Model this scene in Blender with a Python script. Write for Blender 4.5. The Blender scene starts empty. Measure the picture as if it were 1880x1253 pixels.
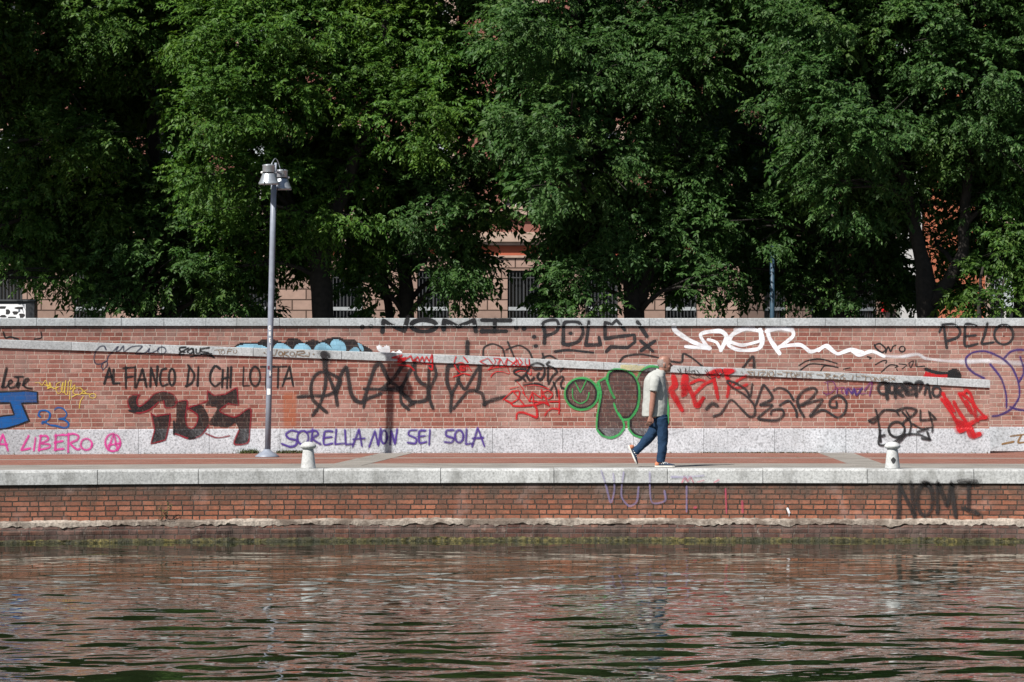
import bpy, bmesh, math, random
import numpy as np
from mathutils import Vector, Matrix
from mathutils.geometry import tessellate_polygon

random.seed(7)
RNG = np.random.default_rng(7)
scene = bpy.context.scene

# ---------------------------------------------------------------- camera, sky, sun, exposure
F = 8000.0                    # focal length in photo pixels (a long lens from across the water)
EYE = 2.16                    # eye height above the walkway
HZ, CX = 602.0, 940.0         # horizon row and centre column in the photo
cam_data = bpy.data.cameras.new("camera")
cam_data.lens = F * 36 / 1880.0
cam_data.sensor_width = 36
cam_data.shift_y = -(626.5 - HZ) / 1880.0
cam_data.clip_start = 0.1
cam_data.clip_end = 2000
cam = bpy.data.objects.new("camera", cam_data)
cam.location = (0, 0, EYE)
cam.rotation_euler = (math.radians(90), 0, 0)
scene.collection.objects.link(cam)
scene.camera = cam

SUN_EL, SUN_AZ = math.radians(45.5), math.radians(50)    # elevation; light travels to the right and away from the camera
light_dir = Vector((math.cos(SUN_AZ) * math.cos(SUN_EL), math.sin(SUN_AZ) * math.cos(SUN_EL), -math.sin(SUN_EL)))
world = bpy.data.worlds.new("World")
scene.world = world
world.use_nodes = True
wn = world.node_tree
bg = wn.nodes["Background"]
sky = wn.nodes.new("ShaderNodeTexSky")
sky.sky_type = 'NISHITA'
sky.sun_disc = False
sky.sun_elevation = SUN_EL
sky.sun_rotation = math.atan2(-light_dir.x, -light_dir.y)
sky.air_density = 1.0
sky.dust_density = 1.0
wn.links.new(sky.outputs[0], bg.inputs[0])
bg.inputs[1].default_value = 0.05
sun_data = bpy.data.lights.new("sun", 'SUN')
sun_data.energy = 5.0
sun_data.angle = math.radians(0.5)
sun_data.color = (1.0, 0.95, 0.88)
sun = bpy.data.objects.new("sun", sun_data)
sun.rotation_euler = light_dir.to_track_quat('-Z', 'Y').to_euler()
sun.location = (-20, -10, 40)
scene.collection.objects.link(sun)

scene.view_settings.view_transform = 'Standard'
scene.view_settings.look = 'None'
scene.view_settings.gamma = 1.0
scene.view_settings.exposure = 0.66
scene.cycles.transparent_max_bounces = 48
scene.cycles.max_bounces = 8

# ---------------------------------------------------------------- place: curves of the quay and the wall
def _t(X):
    return max(-2.2, min(2.2, (0.56 - X) / 9.39))
def wall_y(X):                      # face line of the ramp wall
    t = _t(X)
    return 75.13 * (1 - (.014 if t > 0 else .004) * t * t)
def quay_y(X):                      # face line of the quay kerb
    t = _t(X)
    return 66.72 * (1 - (.019 if t > 0 else .008) * t * t)
WATER_Z = -1.10
STREET_Z = 1.0
UP_BACK = 1.40                      # the tall wall stands this far behind the ramp wall

def solve_X(px, off=0.0, fn=wall_y):
    X = (px - CX) * 72.0 / F
    for _ in range(6):
        X = (px - CX) * (fn(X) + off) / F
    return X
def z_at(py, d):
    return EYE - (py - HZ) * d / F
def at(px, py, d):
    return Vector(((px - CX) * d / F, d, z_at(py, d)))

# ramp coping edges in the photo (px, top, bottom)
RAMP = [(-400, 610, 624.5), (0, 623.8, 639.0), (480, 639.5, 654.6), (900, 654.8, 669.8), (1200, 670.0, 682.6),
        (1560, 685.2, 698.2), (1818, 698.0, 712.4)]
def ramp_row(px, k):
    for a, b in zip(RAMP, RAMP[1:]):
        if px <= b[0]:
            break
    f = (px - a[0]) / (b[0] - a[0])
    return a[k] + (b[k] - a[k]) * f
RAMP_END = solve_X(1818)
def X_to_px(X):
    return CX + X * F / wall_y(X)
def ramp_z(X, k):
    return z_at(ramp_row(X_to_px(X), k), wall_y(X))

# ---------------------------------------------------------------- object helpers
def link(o):
    scene.collection.objects.link(o)
    return o
def attach(o, parent):
    if parent is not None:
        o.parent = parent
        o.matrix_parent_inverse = Matrix.Translation(parent.location).inverted()
    return o
def mesh_obj(name, verts, faces, m, parent=None, smooth=False, uvs=None):
    me = bpy.data.meshes.new(name)
    me.from_pydata([tuple(v) for v in verts], [], faces)
    if uvs is not None:
        lay = me.uv_layers.new(name="UVMap")
        flat = []
        for f in faces:
            for i in f:
                flat.extend(uvs[i])
        lay.data.foreach_set("uv", flat)
    if smooth:
        me.polygons.foreach_set("use_smooth", [True] * len(me.polygons))
    if m is not None:
        me.materials.append(m)
    me.update()
    o = link(bpy.data.objects.new(name, me))
    return attach(o, parent)
def empty(name, loc, label, cat, group=None):
    o = link(bpy.data.objects.new(name, None))
    o.location = loc
    o.empty_display_size = 0.3
    return tag(o, label, cat, group)
def tag(o, label=None, cat=None, group=None, kind=None):
    if label: o["label"] = label
    if cat: o["category"] = cat
    if group: o["group"] = group
    if kind: o["kind"] = kind
    return o
def copy_tree(o, loc, label=None):
    c = link(o.copy())
    c.location = loc
    if label: c["label"] = label
    for ch in [x for x in o.children]:
        d = link(ch.copy()); d.parent = c
        for g in list(ch.children):
            e = link(g.copy()); e.parent = d
    return c

class Geo:
    """collects shapes into one mesh"""
    def __init__(self):
        self.v, self.f = [], []
    def add(self, vs, fs):
        n = len(self.v)
        self.v += [tuple(v) for v in vs]
        self.f += [tuple(i + n for i in f) for f in fs]
    def box(self, x0, x1, y0, y1, z0, z1):
        vs = [(x, y, z) for x in (x0, x1) for y in (y0, y1) for z in (z0, z1)]
        self.add(vs, [(0, 1, 3, 2), (4, 6, 7, 5), (0, 4, 5, 1), (2, 3, 7, 6), (0, 2, 6, 4), (1, 5, 7, 3)])
    def ring_loft(self, rings, cap=True, closed=True):
        n = len(rings[0]); base = len(self.v)
        for r in rings:
            self.v += [tuple(p) for p in r]
        for i in range(len(rings) - 1):
            for j in range(n if closed else n - 1):
                a = base + i * n + j; b = base + i * n + (j + 1) % n
                self.f.append((a, b, b + n, a + n))
        if cap and closed:
            self.f.append(tuple(base + j for j in reversed(range(n))))
            self.f.append(tuple(base + (len(rings) - 1) * n + j for j in range(n)))
    def tube(self, pts, rad, n=10, cap=True, flat=1.0, ref=None):
        pts = [Vector(p) for p in pts]
        if not hasattr(rad, '__len__'): rad = [rad] * len(pts)
        rings = []
        up = Vector(ref) if ref else None
        prev = None
        for i, p in enumerate(pts):
            t = (pts[min(i + 1, len(pts) - 1)] - pts[max(i - 1, 0)]).normalized()
            if up is None:
                up = Vector((0, 1, 0)) if abs(t.y) < .9 else Vector((1, 0, 0))
            u = (up - t * up.dot(t)).normalized()
            w = t.cross(u)
            up = u
            r = rad[i]
            rings.append([p + u * (r * flat * math.cos(a)) + w * (r * math.sin(a))
                          for a in [2 * math.pi * k / n for k in range(n)]])
        self.ring_loft(rings, cap)
    def lathe(self, c, prof, n=32, axis=(0, 0, 1)):
        ax = Vector(axis).normalized()
        u = ax.orthogonal().normalized(); w = ax.cross(u)
        c = Vector(c)
        self.ring_loft([[c + ax * h + (u * math.cos(a) + w * math.sin(a)) * max(r, 1e-4)
                         for a in [2 * math.pi * k / n for k in range(n)]] for r, h in prof])
    def ball(self, c, rx, ry, rz, n=14, m=8):
        c = Vector(c)
        rings = []
        for i in range(m + 1):
            th = math.pi * i / m
            s = max(math.sin(th), .01)
            rings.append([c + Vector((rx * s * math.cos(a), ry * s * math.sin(a), -rz * math.cos(th)))
                          for a in [2 * math.pi * k / n for k in range(n)]])
        self.ring_loft(rings)
    def make(self, name, m, parent=None, smooth=False):
        return mesh_obj(name, self.v, self.f, m, parent, smooth)

def sweep(name, Xs, prof, m, parent=None):
    """prof(X) -> closed list of (y, z); swept along X with end caps"""
    g = Geo()
    g.ring_loft([[(X, y, z) for y, z in prof(X)] for X in Xs])
    return g.make(name, m, parent)
def frange(a, b, step):
    n = max(1, int(math.ceil((b - a) / step)))
    return [a + (b - a) * i / n for i in range(n + 1)]

# ---------------------------------------------------------------- material helpers
class Mat:
    def __init__(self, name):
        self.m = bpy.data.materials.new(name)
        self.m.use_nodes = True
        self.t = self.m.node_tree
        self.b = self.t.nodes["Principled BSDF"]
        self.out = self.t.nodes["Material Output"]
        self._obj = None
    def node(self, typ, **kw):
        n = self.t.nodes.new(typ)
        for k, v in kw.items():
            setattr(n, k, v)
        return n
    def put(self, sock, v):
        if isinstance(v, bpy.types.NodeSocket):
            self.t.links.new(v, sock)
        elif hasattr(v, '__len__') and len(v) == 3 and sock.type == 'RGBA':
            sock.default_value = (*v, 1)
        else:
            sock.default_value = v
    def math(self, op, a, b=0.0, c=0.0, clamp=False):
        n = self.node("ShaderNodeMath", operation=op, use_clamp=clamp)
        self.put(n.inputs[0], a); self.put(n.inputs[1], b); self.put(n.inputs[2], c)
        return n.outputs[0]
    def obj(self):
        if self._obj is None:
            self._obj = self.node("ShaderNodeTexCoord").outputs["Object"]
        return self._obj
    def xyz(self, v=None):
        n = self.node("ShaderNodeSeparateXYZ")
        self.put(n.inputs[0], v or self.obj())
        return n.outputs
    def comb(self, x=0.0, y=0.0, z=0.0):
        n = self.node("ShaderNodeCombineXYZ")
        for s, v in zip(n.inputs, (x, y, z)): self.put(s, v)
        return n.outputs[0]
    def scaled(self, s, v=None):
        n = self.node("ShaderNodeVectorMath", operation='MULTIPLY')
        self.put(n.inputs[0], v or self.obj()); n.inputs[1].default_value = s
        return n.outputs[0]
    def noise(self, scale, detail=4.0, rough=.55, v=None, dist=0.0):
        n = self.node("ShaderNodeTexNoise")
        self.put(n.inputs["Vector"], v or self.obj())
        n.inputs["Scale"].default_value = scale; n.inputs["Detail"].default_value = detail
        n.inputs["Roughness"].default_value = rough; n.inputs["Distortion"].default_value = dist
        return n.outputs["Fac"]
    def white(self, v):
        n = self.node("ShaderNodeTexWhiteNoise", noise_dimensions='3D')
        self.put(n.inputs["Vector"], v)
        return n.outputs["Value"]
    def ramp(self, f, stops, interp='LINEAR'):
        n = self.node("ShaderNodeValToRGB")
        e = n.color_ramp.elements
        n.color_ramp.interpolation = interp
        while len(e) < len(stops): e.new(.5)
        for k, (p, c) in zip(e, stops):
            k.position = p
            k.color = (c, c, c, 1) if not hasattr(c, '__len__') else (*c, 1)
        self.put(n.inputs[0], f)
        return n.outputs[0]
    def mix(self, f, a, b, mode='MIX'):
        n = self.node("ShaderNodeMix", data_type='RGBA', blend_type=mode)
        self.put(n.inputs[0], f); self.put(n.inputs[6], a); self.put(n.inputs[7], b)
        return n.outputs[2]
    def smooth(self, v, a, b, lo=0.0, hi=1.0):
        n = self.node("ShaderNodeMapRange", interpolation_type='SMOOTHSTEP')
        self.put(n.inputs[0], v)
        for i, q in zip((1, 2, 3, 4), (a, b, lo, hi)): self.put(n.inputs[i], q)
        return n.outputs[0]
    def bump(self, h, strength=.3, dist=.01):
        n = self.node("ShaderNodeBump")
        self.put(n.inputs["Height"], h)
        n.inputs["Strength"].default_value = strength; n.inputs["Distance"].default_value = dist
        self.t.links.new(n.outputs[0], self.b.inputs["Normal"])
        return n.outputs[0]
    def color(self, c): self.put(self.b.inputs["Base Color"], c)
    def set(self, rough=None, metal=None, spec=None, ior=None):
        if rough is not None: self.put(self.b.inputs["Roughness"], rough)
        if metal is not None: self.b.inputs["Metallic"].default_value = metal
        if spec is not None: self.b.inputs["Specular IOR Level"].default_value = spec
        if ior is not None: self.b.inputs["IOR"].default_value = ior
        return self

def plain(name, c, rough=.6, metal=0.0, var=.15, scale=12.0, spec=.4, bump=0.0):
    M = Mat(name)
    n = M.noise(scale, 5)
    k = M.ramp(n, [(.3, 1 - var), (.7, 1 + var)])
    M.color(M.mix(1.0, c, k, 'MULTIPLY'))
    M.set(rough=M.math('MULTIPLY_ADD', n, .2, rough - .1), metal=metal, spec=spec)
    if bump: M.bump(n, bump, .01)
    return M.m

def brick_mask(M, L, h, mort, headers=True, rough_edges=.15, flat=False):
    x, y, z = M.xyz()
    if flat: z = y
    wob = M.noise(7.0, 3)
    zz = M.math('ADD', z, M.math('MULTIPLY_ADD', wob, .006 * rough_edges / .15, -.003 * rough_edges / .15))
    zr = M.math('DIVIDE', zz, h)
    row = M.math('FLOOR', zr)
    rf = M.math('FRACT', zr)
    jit = M.white(M.comb(row, 3.7, 1.1))
    u = M.math('ADD', M.math('DIVIDE', M.math('MULTIPLY_ADD', wob, .008, x), L), M.math('MULTIPLY_ADD', row, .5, M.math('MULTIPLY', jit, .35)))
    c = M.math('FLOOR', u); f = M.math('FRACT', u)
    if headers:
        s = M.math('MULTIPLY_ADD', M.white(M.comb(row, c, 9.3)), .30, .42)
        second = M.math('GREATER_THAN', f, s)
        ds = M.math('ABSOLUTE', M.math('SUBTRACT', f, s))
    else:
        second = 0.0; ds = 1.0
    d1 = M.math('MINIMUM', f, M.math('SUBTRACT', 1.0, f))
    dx = M.math('MULTIPLY', M.math('MINIMUM', d1, ds), L)
    dz = M.math('MULTIPLY', M.math('MINIMUM', rf, M.math('SUBTRACT', 1.0, rf)), h)
    d = M.math('MINIMUM', dx, dz)
    fine = M.noise(60.0, 4)
    dd = M.math('MULTIPLY_ADD', fine, mort * rough_edges * 4, M.math('SUBTRACT', d, mort * rough_edges * 2))
    isb = M.smooth(dd, mort * .35, mort * .75)
    return x, z, row, c, second, fine, isb
WALL_BOND = (.375, .0772, .011)
def brick_mat(name, L, h, mort, c_lo, c_mid, c_hi, mortar, headers=True, dirt=None, rough_edges=.15, relief=.6, bloom=.25, flat=False, pale=.28):
    """running brickwork with stretchers and headers mixed, every brick its own tint"""
    M = Mat(name)
    x, z, row, c, second, fine, isb = brick_mask(M, L, h, mort, headers, rough_edges, flat)
    rid = M.white(M.comb(row, c, second))
    col = M.ramp(rid, [(0.0, c_lo), (.5, c_mid), (1.0, c_hi)])
    odd = M.white(M.comb(c, row, M.math('ADD', second, 5.5)))
    col = M.mix(M.ramp(odd, [(.80, 0.0), (.84, pale)]), col, (.40, .27, .235))
    col = M.mix(M.ramp(odd, [(.06, .55), (.10, 0.0)]), col, (.12, .05, .04))
    col = M.mix(1.0, col, M.ramp(M.noise(28.0, 5), [(.25, .72), (.75, 1.28)]), 'MULTIPLY')
    if bloom:
        bl = M.ramp(M.noise(.9, 5, .6), [(.48, 0.0), (.72, bloom)])
        col = M.mix(bl, col, M.mix(.5, mortar, (.5, .42, .4)))
    mc = M.mix(1.0, mortar, M.ramp(M.noise(35.0, 4), [(.3, .75), (.7, 1.15)]), 'MULTIPLY')
    col = M.mix(isb, mc, col)
    if dirt: col = dirt(M, col, x, z)
    M.color(col)
    M.set(rough=.85, spec=.25)
    M.bump(M.math('ADD', isb, M.math('MULTIPLY', fine, .35)), relief, .008)
    return M.m

def granite(name, base=(.36, .37, .38), dark=.45, light=1.35, stain=None):
    M = Mat(name)
    a = M.noise(30.0, 4, .78)
    b = M.noise(1.7, 6, .6)
    k = M.ramp(a, [(.37, dark), (.47, .92), (.55, 1.08), (.66, light)])
    col = M.mix(1.0, base, k, 'MULTIPLY')
    oi = M.node("ShaderNodeObjectInfo").outputs["Random"]
    col = M.mix(1.0, col, M.ramp(oi, [(0, .90), (1, 1.08)]), 'MULTIPLY')
    col = M.mix(1.0, col, M.ramp(b, [(.3, .82), (.7, 1.12)]), 'MULTIPLY')
    if stain: col = stain(M, col)
    M.color(col)
    M.set(rough=.75, spec=.3)
    M.bump(a, .25, .004)
    return M.m

def spray(name, c, opacity=.93, soft=.35, grain=.35, joints=.80):
    """paint from a can: full in the middle of the stroke, dusty towards its edge, thin over the joints"""
    M = Mat(name)
    uv = M.node("ShaderNodeUVMap").outputs[0]
    ux, uy, _ = M.xyz(uv)
    e = M.math('ABSOLUTE', uy)
    n = M.noise(45.0, 4, .65)
    n2 = M.noise(3.5, 3)
    edge = M.math('ADD', e, M.math('MULTIPLY_ADD', n, .5 * soft, -.25 * soft))
    a = M.smooth(edge, 1.0, 1.0 - soft, 0.0, 1.0)
    a = M.math('MULTIPLY', a, M.ramp(n, [(.30, 1 - grain), (.55, 1.0)]))
    a = M.math('MULTIPLY', a, M.ramp(n2, [(.32, opacity * .72), (.58, opacity)]))
    x, z, row, c_, second, fine, isb = brick_mask(M, *WALL_BOND)
    on_stone = M.math('MAXIMUM', M.math('LESS_THAN', z, .4226), M.math('GREATER_THAN', z, 2.19))
    a = M.math('MULTIPLY', a, M.smooth(M.math('MAXIMUM', isb, on_stone), 0.0, 1.0, joints, 1.0))
    M.put(M.b.inputs["Alpha"], a)
    M.color(M.mix(1.0, c, M.ramp(n2, [(.3, .85), (.7, 1.15)]), 'MULTIPLY'))
    M.set(rough=.6, spec=.25)
    return M.m
# ---------------------------------------------------------------- materials of the setting
def fade_dirt(M, col, x, z):
    # patches of rust-coloured newer bricks and soot blots
    n = M.noise(.55, 5, .6, v=M.scaled((1.0, 1.0, .6)))
    col = M.mix(M.ramp(n, [(.58, 0.0), (.75, .35)]), col, (.17, .085, .07))
    v = M.noise(1.0, 4, .6, v=M.scaled((2.2, 1.0, .35)))
    col = M.mix(M.ramp(v, [(.56, 0.0), (.70, .32)]), col, (.10, .075, .07))
    q = M.noise(.7, 6, .62, v=M.scaled((1.0, 1.0, 1.6)))
    col = M.mix(M.ramp(q, [(.52, 0.0), (.68, .30)]), col, (.42, .29, .26))
    # soot and runs below the coping
    t = M.noise(1.0, 5, .62, v=M.scaled((3.5, 1.0, .5)))
    run = M.smooth(M.math('ADD', z, M.math('MULTIPLY_ADD', t, .5, -.25)), 1.98, 2.22, 0.0, .45)
    col = M.mix(run, col, (.085, .065, .058))
    # one column of newer orange bricks right of the lamp
    ox = M.math('ABSOLUTE', M.math('ADD', x, 3.82))
    oz = M.math('ABSOLUTE', M.math('SUBTRACT', z, .74))
    om = M.math('MULTIPLY', M.smooth(M.math('MULTIPLY_ADD', n, .12, ox), .19, .13), M.smooth(M.math('MULTIPLY_ADD', n, .2, oz), .42, .34))
    col = M.mix(M.math('MULTIPLY', om, .6), col, (.30, .085, .035))
    return col
WALL_BRICK = brick_mat("wall_brick", .375, .0772, .011, (.172, .060, .046), (.222, .082, .063), (.275, .122, .095), (.37, .295, .25), dirt=fade_dirt, bloom=.32)
def quay_dirt(M, col, x, z):
    # black crust that has run down from under the kerb, broken by noise
    v = M.noise(1.0, 6, .62, v=M.scaled((3.2, 1.0, 1.2)))
    hi = M.math('ADD', z, M.math('MULTIPLY_ADD', v, .60, -.30))
    crust = M.smooth(hi, -.60, -.22, 0.0, .94)
    col = M.mix(crust, col, M.mix(1.0, (.062, .047, .038), M.ramp(M.noise(30.0, 4), [(.3, .6), (.7, 1.6)]), 'MULTIPLY'))
    s = M.noise(5.0, 6, .7)
    col = M.mix(M.ramp(s, [(.47, 0.0), (.63, .62)]), col, (.085, .055, .040))
    w = M.noise(2.1, 5, .6)
    col = M.mix(M.ramp(w, [(.56, 0.0), (.72, .4)]), col, (.30, .22, .20))
    return col
QUAY_BRICK = brick_mat("quay_brick", .385, .0780, .016, (.170, .066, .040), (.245, .092, .054), (.320, .125, .074), (.048, .038, .031), dirt=quay_dirt, pale=.06, rough_edges=.3, relief=1.0, bloom=.10)
def foot_dirt(M, col, x, z):
    n = M.noise(2.5, 6, .65)
    col = M.mix(M.ramp(n, [(.42, 0.0), (.62, .75)]), col, (.075, .058, .05))
    n2 = M.noise(5.5, 6, .7)
    return M.mix(M.ramp(n2, [(.62, 0.0), (.72, .6)]), col, (.36, .31, .27))
FOOT_BRICK = brick_mat("footing_brick", .40, .082, .016, (.075, .038, .032), (.105, .052, .042), (.16, .072, .05), (.10, .08, .07), dirt=foot_dirt, pale=.10, rough_edges=.45, relief=1.0, bloom=.25)
def kerb_stain(M, col):
    n = M.noise(1.0, 6, .65, v=M.scaled((3.0, 3.0, 1.2)))
    col = M.mix(M.ramp(n, [(.50, 0.0), (.66, .55)]), col, (.13, .13, .12))
    p = M.noise(9.0, 5, .7)
    return M.mix(M.ramp(p, [(.60, 0.0), (.70, .5)]), col, (.12, .12, .11))
def soft_stain(M, col):
    n = M.noise(1.0, 5, .6, v=M.scaled((1.6, 1.6, .8)))
    return M.mix(M.ramp(n, [(.52, 0.0), (.72, .38)]), col, (.15, .145, .13))
KERB = granite("kerb_granite", (.41, .42, .42), dark=.66, light=1.22, stain=kerb_stain)
COPING = granite("coping_granite", (.36, .385, .40), dark=.70, light=1.2, stain=soft_stain)
PLINTH = granite("plinth_granite", (.43, .455, .49), dark=.50, light=1.28, stain=soft_stain)

def footing_mat():
    M = Mat("footing_mortar")
    a = M.noise(24.0, 6, .7); b = M.noise(1.7, 7, .7)
    col = M.mix(1.0, (.36, .315, .27), M.ramp(a, [(.3, .45), (.7, 1.35)]), 'MULTIPLY')
    col = M.mix(M.ramp(b, [(.44, 0.0), (.58, .85)]), col, (.095, .072, .058))
    M.color(col); M.set(rough=.9, spec=.2); M.bump(a, .9, .02)
    return M.m
MORTAR = footing_mat()
def algae_mat():
    M = Mat("algae")
    a = M.noise(18.0, 6, .7); b = M.noise(2.2, 5, .6)
    col = M.ramp(a, [(.36, (.012, .013, .006)), (.50, (.065, .056, .016)), (.66, (.20, .165, .05))])
    col = M.mix(M.ramp(b, [(.40, 0.0), (.60, .8)]), col, (.020, .021, .011))
    M.color(col); M.set(rough=.6, spec=.4); M.bump(a, 1.0, .03)
    return M.m
ALGAE = algae_mat()
def paving_mat(name, red):
    M = Mat(name)
    if red:
        return brick_mat(name, .24, .075, .010, (.165, .066, .047), (.205, .083, .060), (.245, .108, .080), (.19, .115, .09), headers=False, pale=.05, rough_edges=.2, relief=.4, bloom=.18, flat=True)
    a = M.noise(40.0, 4, .6); b = M.noise(1.4, 5, .6)
    col = M.mix(1.0, (.23, .215, .195), M.ramp(a, [(.3, .75), (.7, 1.2)]), 'MULTIPLY')
    col = M.mix(1.0, col, M.ramp(b, [(.3, .75), (.7, 1.2)]), 'MULTIPLY')
    M.color(col); M.set(rough=.85, spec=.25); M.bump(a, .2, .004)
    return M.m
RED_PAVING = paving_mat("red_paving", True)
GREY_PAVING = paving_mat("grey_paving", False)
STREET = plain("street_asphalt", (.07, .068, .065), .9, var=.2, scale=20)
DARKSTONE = plain("quay_core", (.10, .085, .07), .9)

# ---------------------------------------------------------------- water
def build_water():
    xs = np.concatenate([np.linspace(-70, -10, 40)[:-1], np.linspace(-10, 10, 800), np.linspace(10, 70, 40)[1:]])
    ys = np.concatenate([np.linspace(-14, 35, 60)[:-1], np.linspace(35, 67.5, 940)])
    X, Y = np.meshgrid(xs, ys)
    Z = np.zeros_like(X)
    rng = np.random.default_rng(11)
    # calmer near the far quay, choppier towards the camera
    calm = np.clip((70.5 - Y) / 21.0, .26, 1.45)
    warpx = .25 * np.sin(X * .7 + 1.3 * np.sin(Y * .9)) + .18 * np.sin(Y * 1.7 + X * .45)
    warpy = .22 * np.sin(X * .55 + 2.0) + .14 * np.sin(X * 1.31 + Y * .6)
    for i in range(110):
        lam = math.exp(rng.uniform(math.log(.13), math.log(1.9)))
        k = 2 * math.pi / lam
        ang = math.pi / 2 + rng.normal(0, .85 if lam > .4 else 1.0)
        if rng.random() < .25: ang += .55
        slope = (.0080 if lam > .38 else .0030)
        amp = slope / k
        ph = rng.uniform(0, 6.283)
        sc = 1.0 if lam > .35 else .6
        arg = k * (math.cos(ang) * (X + warpx * sc) + math.sin(ang) * (Y + warpy * sc)) + ph
        # groups of waves come and go
        gx, gy, gp = rng.normal(0, .55), rng.normal(0, .75), rng.uniform(0, 6.283)
        env = .55 + .45 * np.sin(gx * X + gy * Y + gp)
        Z += amp * env * np.sin(arg)
    Z *= calm
    ny, nx = X.shape
    v = np.stack([X, Y, Z + WATER_Z], -1).reshape(-1, 3)
    idx = np.arange(nx * ny).reshape(ny, nx)
    q = np.stack([idx[:-1, :-1], idx[:-1, 1:], idx[1:, 1:], idx[1:, :-1]], -1).reshape(-1, 4)
    me = bpy.data.meshes.new("water")
    me.vertices.add(len(v)); me.vertices.foreach_set("co", v.ravel().astype(np.float32))
    me.loops.add(q.size); me.loops.foreach_set("vertex_index", q.ravel().astype(np.int32))
    me.polygons.add(len(q)); me.polygons.foreach_set("loop_start", np.arange(0, q.size, 4, dtype=np.int32))
    me.polygons.foreach_set("use_smooth", np.ones(len(q), bool))
    me.update(); me.validate()
    M = Mat("canal_water")
    n = M.noise(.35, 3)
    M.color(M.mix(M.ramp(n, [(.35, 0.0), (.65, 1.0)]), (.009, .017, .006), (.013, .019, .008)))
    M.set(rough=.015, ior=1.27, spec=.5)
    M.b.inputs["Specular Tint"].default_value = (.90, .93, .82, 1)
    r = M.noise(1.0, 3, .6, v=M.scaled((5.0, 12.0, 1.0)))
    M.bump(r, .012, .01)
    me.materials.append(M.m)
    o = link(bpy.data.objects.new("water", me))
    o["kind"] = "structure"
build_water()

# ---------------------------------------------------------------- walkway, street
XS = frange(-34, 34, .5)
def strip(name, f0, f1, m, z=0.0, thick=.05):
    def prof(X):
        a, b = wall_y(X), quay_y(X) + .42
        y0 = a + (b - a) * f0 if f0 > 0 else a + UP_BACK + .1
        y1 = a + (b - a) * f1
        return [(y0, z), (y1, z), (y1, z - thick), (y0, z - thick)]
    o = sweep(name, XS, prof, m)
    o["kind"] = "structure"
    return o
# fractions of the walk from the wall (0) to the back of the kerb stones (1)
strip("walkway", 0, 0.324, RED_PAVING)
strip("walkway_gutter_line", 0.324, 0.373, GREY_PAVING)
strip("walkway_paving", 0.373, 0.710, RED_PAVING)
strip("walkway_border", 0.710, 1.0, GREY_PAVING)
def ground_pt(px, py, z):
    d = (EYE - z) * F / (py - HZ)
    return ((px - CX) * d / F, d, z)
def ground_band(name, quad):
    top = [ground_pt(px, py, .004) for px, py in quad]
    bot = [(x, y, -.002) for x, y, _ in top]
    o = mesh_obj(name, top + bot, [(0, 1, 2, 3), (4, 7, 6, 5), (0, 4, 5, 1), (1, 5, 6, 2), (2, 6, 7, 3), (3, 7, 4, 0)], GREY_PAVING)
    o["kind"] = "structure"
ground_band("walkway_band", [(698, 832.3), (757, 832.0), (664, 855.0), (596, 855.3)])
ground_band("walkway_band", [(1503, 831.8), (1566, 832.0), (1631, 855.4), (1567, 855.2)])

street = Geo(); street.box(-400, 400, 77.6, 600, STREET_Z - .3, STREET_Z)
street.make("street", STREET)["kind"] = "structure"
sweep("embankment_ground", XS, lambda X: [(wall_y(X) + UP_BACK + .5, STREET_Z - .1), (77.6, STREET_Z - .1), (77.6, STREET_Z - .02), (wall_y(X) + UP_BACK + .5, STREET_Z - .02)], STREET)["kind"] = "structure"
def lane(X):
    z = max(.01, ramp_z(X, 1) - 1.0)
    return [(wall_y(X) + .25, -.02), (wall_y(X) + UP_BACK + .05, -.02), (wall_y(X) + UP_BACK + .05, z), (wall_y(X) + .25, z)]
sweep("ramp", [x for x in frange(-34, RAMP_END - .02, .5)], lane, GREY_PAVING)["kind"] = "structure"
# ---------------------------------------------------------------- quay wall
def bumpy(seed):
    r = random.Random(seed)
    ph = [(math.exp(r.uniform(math.log(2.3), math.log(70))), r.uniform(0, 6.28), r.uniform(.25, 1)) for _ in range(16)]
    return lambda X: sum(a * math.sin(k * X + p + .8 * math.sin(k * .37 * X)) / (1 + .04 * k) for k, p, a in ph) * .45
quay = empty("quay_wall", (0, quay_y(0), WATER_Z), "low stained brick quay wall with granite kerb rising from the canal water", "wall")
QX = frange(-34, 34, .25)
Z_KERB = -.216
sweep("brick_face", QX, lambda X: [(quay_y(X) + .03, Z_KERB), (quay_y(X) + .40, Z_KERB), (quay_y(X) + .40, -.80), (quay_y(X) + .03, -.80)], QUAY_BRICK, quay)
n1, n2, n3, n4 = bumpy(1), bumpy(2), bumpy(3), bumpy(4)
FX = frange(-34, 34, .03)
sweep("footing_ledge", FX, lambda X: [(quay_y(X) + .20, -.755 + .012 * n1(X)), (quay_y(X) + .025 + .01 * n3(X), -.758 + .012 * n1(X)), (quay_y(X) - .045 + .012 * n2(X), -.790 + .010 * n3(X)),
                                      (quay_y(X) - .055 + .014 * n2(X), -.848 + .034 * n4(X)), (quay_y(X) + .01, -.875), (quay_y(X) + .20, -.875)], MORTAR, quay)
sweep("footing_brick", FX, lambda X: [(quay_y(X) + .22, -.86), (quay_y(X) - .05 + .016 * n3(X), -.855), (quay_y(X) - .062 + .018 * n1(X), -.93), (quay_y(X) - .04 + .016 * n4(X), -1.06), (quay_y(X) + .22, -1.06)], FOOT_BRICK, quay)
sweep("algae_band", FX, lambda X: [(quay_y(X) + .20, -1.035), (quay_y(X) - .06 + .02 * n2(X), -1.045 + .016 * n4(X)), (quay_y(X) - .085 + .03 * n1(X), -1.075 + .012 * n2(X)), (quay_y(X) - .10, -1.35), (quay_y(X) + .20, -1.35)], ALGAE, quay)
kerb_joints = [-404, -190, 0 - 12, 178.6, 364, 594, 809, 1017, 1225, 1400.6, 1592, 1788, 1985, 2190, 2380]
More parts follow.
